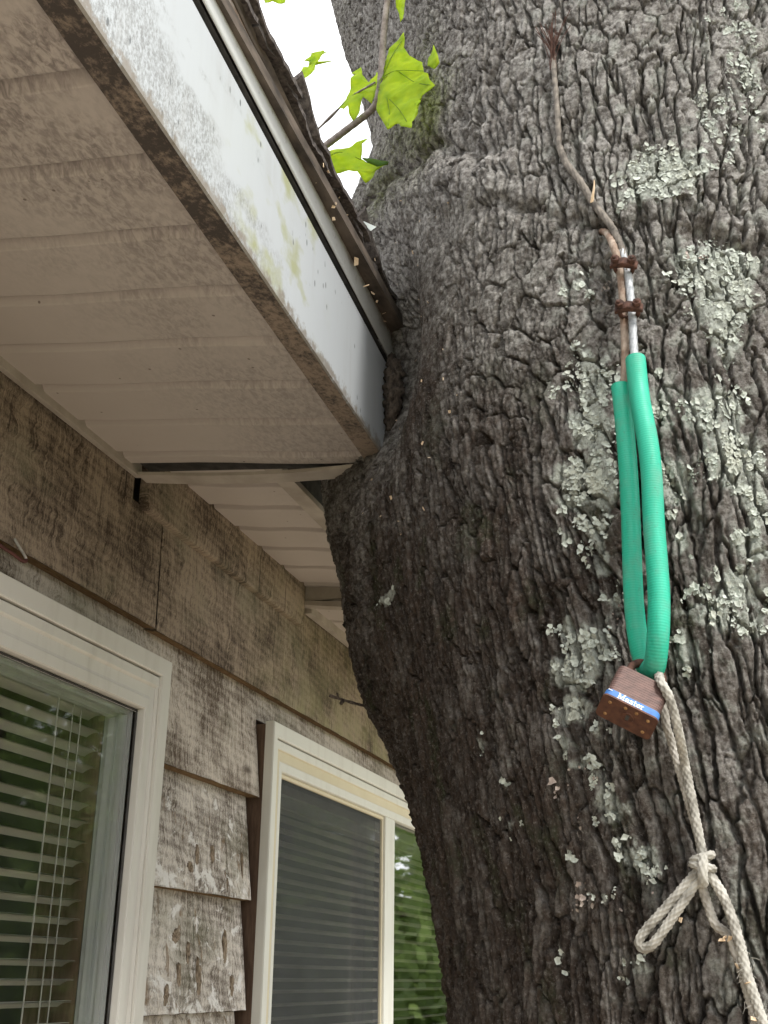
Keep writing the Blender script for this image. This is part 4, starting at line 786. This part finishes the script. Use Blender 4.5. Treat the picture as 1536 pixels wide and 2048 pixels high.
for x, z in ((-.019, .008), (.019, .008), (-.019, -.008), (.019, -.008), (-.004, .010), (.007, .010)):
    mb = MB(); n = 10; mb.add([(x+.0019*math.cos(k/n*6.283), -lh-.0016, z+.0019*math.sin(k/n*6.283)) for k in range(n)]+[(x+.0012*math.cos(k/n*6.283), -lh-.0026, z+.0012*math.sin(k/n*6.283)) for k in range(n)], [tuple(range(n, 2*n))]+[(i, (i+1) % n, n+(i+1) % n, n+i) for i in range(n)]); lk(mb).build('rivet', MAT['rivet'], btm)
mb = MB(); n = 16; mb.add([(r_2*math.cos(k/n*6.283)+.001, y, r_2*math.sin(k/n*6.283)) for r_2, y in ((.0062, -lh-.0017), (.0058, -lh-.0024), (.0045, -lh-.0024), (.0042, -lh-.0017)) for k in range(n)], [(i*n+k, i*n+(k+1) % n, (i+1)*n+(k+1) % n, (i+1)*n+k) for i in range(3) for k in range(n)]); lk(mb).build('key_cylinder', MAT['plate'], btm)
mb = MB(); mb.box(-.0006, .0026, -lh-.0021, -lh-.0017, -.003, .003); lk(mb).build('keyway', MAT['gap'], btm)
sh = MB(); tube(sh, [(-.0165, lh-.004, -.001), (-.0165, lh+.014, -.001), (-.0155, lh+.022, -.001), (-.010, lh+.030, -.001), (0, lh+.033, -.001), (.010, lh+.030, -.001), (.0155, lh+.022, -.001), (.0165, lh+.014, -.001), (.0165, lh-.004, -.001)], .0040, .0025, 14); lk(sh).build('shackle', MAT['rust'], lock, smooth=True)
# serif lettering on the band, built from strokes
def letters():
    T = {'M': [((0, 0), (.28, 0)), ((.14, 0), (.14, 1)), ((0, 1), (.2, 1)), ((.17, 1), (.5, .08)), ((.5, .08), (.83, 1)), ((.8, 1), (1, 1)), ((.86, 0), (.86, 1)), ((.72, 0), (1, 0))],
         'a': [((.06, .52), (.2, .66)), ((.2, .66), (.4, .66)), ((.4, .66), (.48, .54)), ((.48, .54), (.48, .06)), ((.48, .06), (.6, 0)), ((.48, .38), (.15, .32)), ((.15, .32), (.06, .16)), ((.06, .16), (.15, 0)), ((.15, 0), (.32, .02)), ((.32, .02), (.48, .14))],
         's': [((.46, .54), (.34, .66)), ((.34, .66), (.16, .66)), ((.16, .66), (.08, .52)), ((.08, .52), (.16, .40)), ((.16, .40), (.38, .28)), ((.38, .28), (.46, .16)), ((.46, .16), (.36, 0)), ((.36, 0), (.16, 0)), ((.16, 0), (.06, .12))],
         't': [((.2, .9), (.2, .12)), ((.2, .12), (.3, 0)), ((.3, 0), (.42, .06)), ((.02, .64), (.42, .64))],
         'e': [((.06, .36), (.5, .36)), ((.5, .36), (.44, .58)), ((.44, .58), (.28, .66)), ((.28, .66), (.12, .56)), ((.12, .56), (.05, .33)), ((.05, .33), (.12, .1)), ((.12, .1), (.3, 0)), ((.3, 0), (.5, .12))],
         'r': [((.02, .64), (.18, .64)), ((.18, .66), (.18, 0)), ((.05, 0), (.34, 0)), ((.18, .48), (.3, .64)), ((.3, .64), (.44, .60))]}
    adv = {'M': 1.10, 'a': .66, 's': .56, 't': .50, 'e': .58, 'r': .5}; x = -.0150; H_ = .0066; y0 = -lh+.0014; zf = ld+.0009
    for chh in 'Master':
        mb = MB()
        for i, (p, q) in enumerate(T[chh]):
            p = np.array(p)*H_; q = np.array(q)*H_; d = q-p; L = np.linalg.norm(d); d /= L; nrm = np.array([-d[1], d[0]])*.00036*(1.35 if abs(d[1]) > .6 else .85); p = p-d*.0003; q = q+d*.0003
            zz = zf+i*.00001; pts = [p-nrm, q-nrm, q+nrm, p+nrm]
            mb.hexa([(x+a[0], y0+a[1], zf-.0003) for a in pts]+[(x+a[0], y0+a[1], zz) for a in pts])
        x += adv[chh]*H_; lk(mb).build('letter', MAT['white'], band)
letters()
mb = MB(); mb.hexa([(-.0255, -lh+.0066, ld+.0002), (-.0215, -lh+.0064, ld+.0003), (-.0215, -lh+.0071, ld+.0003), (-.0255, -lh+.0073, ld+.0002), (-.0255, -lh+.0066, ld+.0009), (-.0215, -lh+.0064, ld+.0010), (-.0215, -lh+.0071, ld+.0010), (-.0255, -lh+.0073, ld+.0009)]); lk(mb).build('letter', MAT['white'], band)

# ------------------------------------------------------------------ braided cord
cord = empty('braided_cord', (-.052, 1.152, .0976), 'knotted white braided cord hanging from the padlock with a side loop', 'cord')
kw = dict(step=.0007, n=28, lobes=6, amp=.10, wob=.05, braid=.08)
tube(MB(), [(-.0774,1.135,.281),(-.0731,1.10,.2630),(-.0661,1.10,.2449),(-.0617,1.115,.2183),(-.0602,1.1501,.1923),(-.0554,1.1495,.1499),(-.0515,1.1506,.1081),(-.051,1.151,.095)], .0042, twist=700, **kw).build('strand', MAT['cord'], cord, smooth=True)
tube(MB(), [(-.073,1.150,.262),(-.0748,1.150,.2345),(-.0709,1.1577,.2139),(-.0652,1.1563,.1845),(-.0577,1.1567,.1466),(-.0505,1.1569,.1089),(-.050,1.157,.09)], .0038, twist=-700, **kw).build('strand', MAT['cord_old'], cord, smooth=True)
tube(MB(), [(-.0529,1.1502,.100),(-.0599,1.1491,.0916),(-.0853,1.1546,.0662),(-.1079,1.1604,.0446),(-.1158,1.1623,.0340),(-.1125,1.1622,.0275),(-.1009,1.1574,.0335),(-.0801,1.1526,.0582),(-.0595,1.1501,.0843),(-.0523,1.1495,.0948)], .0042, twist=700, **kw).build('loop', MAT['cord'], cord, smooth=True)
tube(MB(), [(-.0514,1.1532,.0979),(-.0456,1.1501,.0904),(-.0351,1.1502,.0693),(-.0271,1.1499,.0391),(-.022,1.1514,.0056),(-.016,1.1525,-.019),(-.0115,1.1531,-.0432),(-.0086,1.1529,-.09),(-.004,1.153,-.22),(-.002,1.155,-.42)], .0043, twist=700, **kw).build('tail', MAT['cord'], cord, smooth=True)
tube(MB(), [(-.0556,1.1583,.0965),(-.0555,1.1566,.0855),(-.0504,1.1586,.0634),(-.0455,1.1576,.0481),(-.0349,1.1583,.0386),(-.0293,1.1566,.0203),(-.0249,1.1579,-.0007),(-.020,1.1595,-.0274),(-.0179,1.161,-.0557),(-.016,1.162,-.12)], .0040, twist=-700, **kw).build('tail', MAT['cord_old'], cord, smooth=True)
for i, (cc, rad, tl_) in enumerate([((-.0518, 1.1515, .1065), .0088, .25), ((-.0522, 1.1512, .0985), .0092, -.2)]):
    pts = [(cc[0]+rad*math.cos(t), cc[1]+.0072*math.sin(t)-.001, cc[2]+tl_*rad*math.cos(t)*1.2) for t in np.linspace(0, 2*math.pi*1.02, 14)]
    tube(MB(), pts, .0036, twist=700, **kw).build('knot_turn', MAT['cord'], cord, smooth=True)
tube(MB(), [(-.0508, 1.143, .1075), (-.0515, 1.1395, .0985), (-.0528, 1.1415, .0885), (-.053, 1.149, .083)], .0045, twist=700, **kw).build('knot_turn', MAT['cord'], cord, smooth=True)
fz2 = MB(); r_ = np.random.default_rng(11)
for i in range(70):
    t = r_.random(); p0 = np.array((-.0255, 1.150, .03))+np.array((.012, .002, -.085))*t+r_.normal(0, .004, 3)*np.array((1, .5, 1)); d = r_.normal(0, 1, 3); d /= np.linalg.norm(d)
    tube(fz2, [p0, p0+d*.004+r_.normal(0, .001, 3), p0+d*.008+r_.normal(0, .002, 3)], .00022, .004, 4)
fz2.build('loose_fibres', MAT['cord'], cord, kind='stuff')
# a few chips clinging to the cord
for i, p in enumerate([(-.0385, 1.152, .037), (-.041, 1.153, .035), (-.034, 1.152, .036), (-.030, 1.151, .013), (-.0245, 1.149, .026), (-.0205, 1.148, -.030), (-.0225, 1.147, -.001), (-.076, 1.148, .052)]):
    ch_ = MB(); chip(p, .0030, np.random.default_rng(40+i)); ch_.build('wood_chip', MAT['chip'], cord)

# ------------------------------------------------------------------ hook under the clapboard lap
hk = empty('wire_hook', (-.985, 1.30, .575), 'bent wire hook under the clapboard lap above the near window', 'hook')
tube(MB(), [(-.999, 1.345, .592), (-.990, 1.349, .578), (-.982, 1.352, .566), (-.979, 1.353, .560)], .0022, .003, 8).build('shank', MAT['hook'], hk, smooth=True)
tube(MB(), [(-.979, 1.353, .560), (-.978, 1.350, .556), (-.978, 1.340, .5545), (-.978, 1.315, .557), (-.978, 1.28, .560), (-.978, 1.25, .575)], .0027, .003, 8).build('hook_arm', MAT['hookred'], hk, smooth=True)
# dead twig on the trunk's left side
dt = MB(); tube(dt, [(-.535, 1.66, .380), (-.575, 1.66, .392), (-.60, 1.655, .400), (-.612, 1.652, .404)], .0022, .004, 6, wob=.2); tube(dt, [(-.598, 1.655, .399), (-.600, 1.653, .408)], .0016, .003, 6); tube(dt, [(-.590, 1.657, .397), (-.592, 1.65, .390)], .003, .003, 6)
dt.build('dead_twig', MAT['flap'], tree)

# ------------------------------------------------------------------ trees beyond, which the window glass mirrors
def far_tree(x, y, h, r, seed, label):
    t = empty('leafy_tree', (x, y, -1.65), label, 'tree', 'trees mirrored in the window glass'); r_ = np.random.default_rng(seed)
    tube(MB(), [(x, y, -1.66), (x+.1, y, -1.65+h*.3), (x-.1, y+.1, -1.65+h*.75)], lambda s: max(.05, .22-.22*s/h), .4, 10).build('trunk', MAT['fartrunk'], t, smooth=True)
    V = []; F = []; n0 = 0; N = 6500
    cl = r_.normal(0, 1, (70, 3)); cl /= np.linalg.norm(cl, axis=1)[:, None]; cl *= (.35+.65*r_.random((70, 1))**.5); cl *= np.array([r, r, h*.46]); cl += np.array([x, y, -1.65+h*.52])
    c = cl[r_.integers(0, 70, N)]+r_.normal(0, .30, (N, 3))*np.array([1, 1, .8])*r*.42
    u = r_.normal(0, 1, (N, 3)); u /= np.linalg.norm(u, axis=1)[:, None]; w = np.cross(u, r_.normal(0, 1, (N, 3))); w /= np.linalg.norm(w, axis=1)[:, None]; s = .07+.09*r_.random((N, 1))
    V = np.stack([c-u*s, c+w*s*.55, c+u*s, c-w*s*.55], 1).reshape(-1, 3); V[:, 2] = np.maximum(V[:, 2], -1.6)+ZC
    me_ = bpy.data.meshes.new('crown'); me_.from_pydata(V.tolist(), [], np.arange(N*4).reshape(-1, 4).tolist()); me_.update(); link('crown', me_, MAT['foliage'], t, kind='stuff')
for i, (x, y, h, r) in enumerate([(7.5, 13, 7.5, 2.2), (4.2, 15.5, 8.0, 2.4), (11, 15, 9.5, 3.0), (8.5, 20, 11, 3.2), (2.2, 20, 9, 2.6), (5.5, 24, 12, 3.4), (1.0, 27, 11, 3.2), (13, 21, 12, 3.4), (3.4, 33, 15, 4.6), (9, 32, 15, 4.6), (15, 31, 16, 4.8), (-.5, 36, 14, 4.4), (19, 24, 14, 4.2), (6.5, 18, 4.2, 2.4), (3.0, 16.5, 3.6, 2.0), (10.5, 18.5, 4.5, 2.6)]):
    far_tree(x, y, h, r, 500+i, 'leafy green tree seen only as a reflection in the window glass')
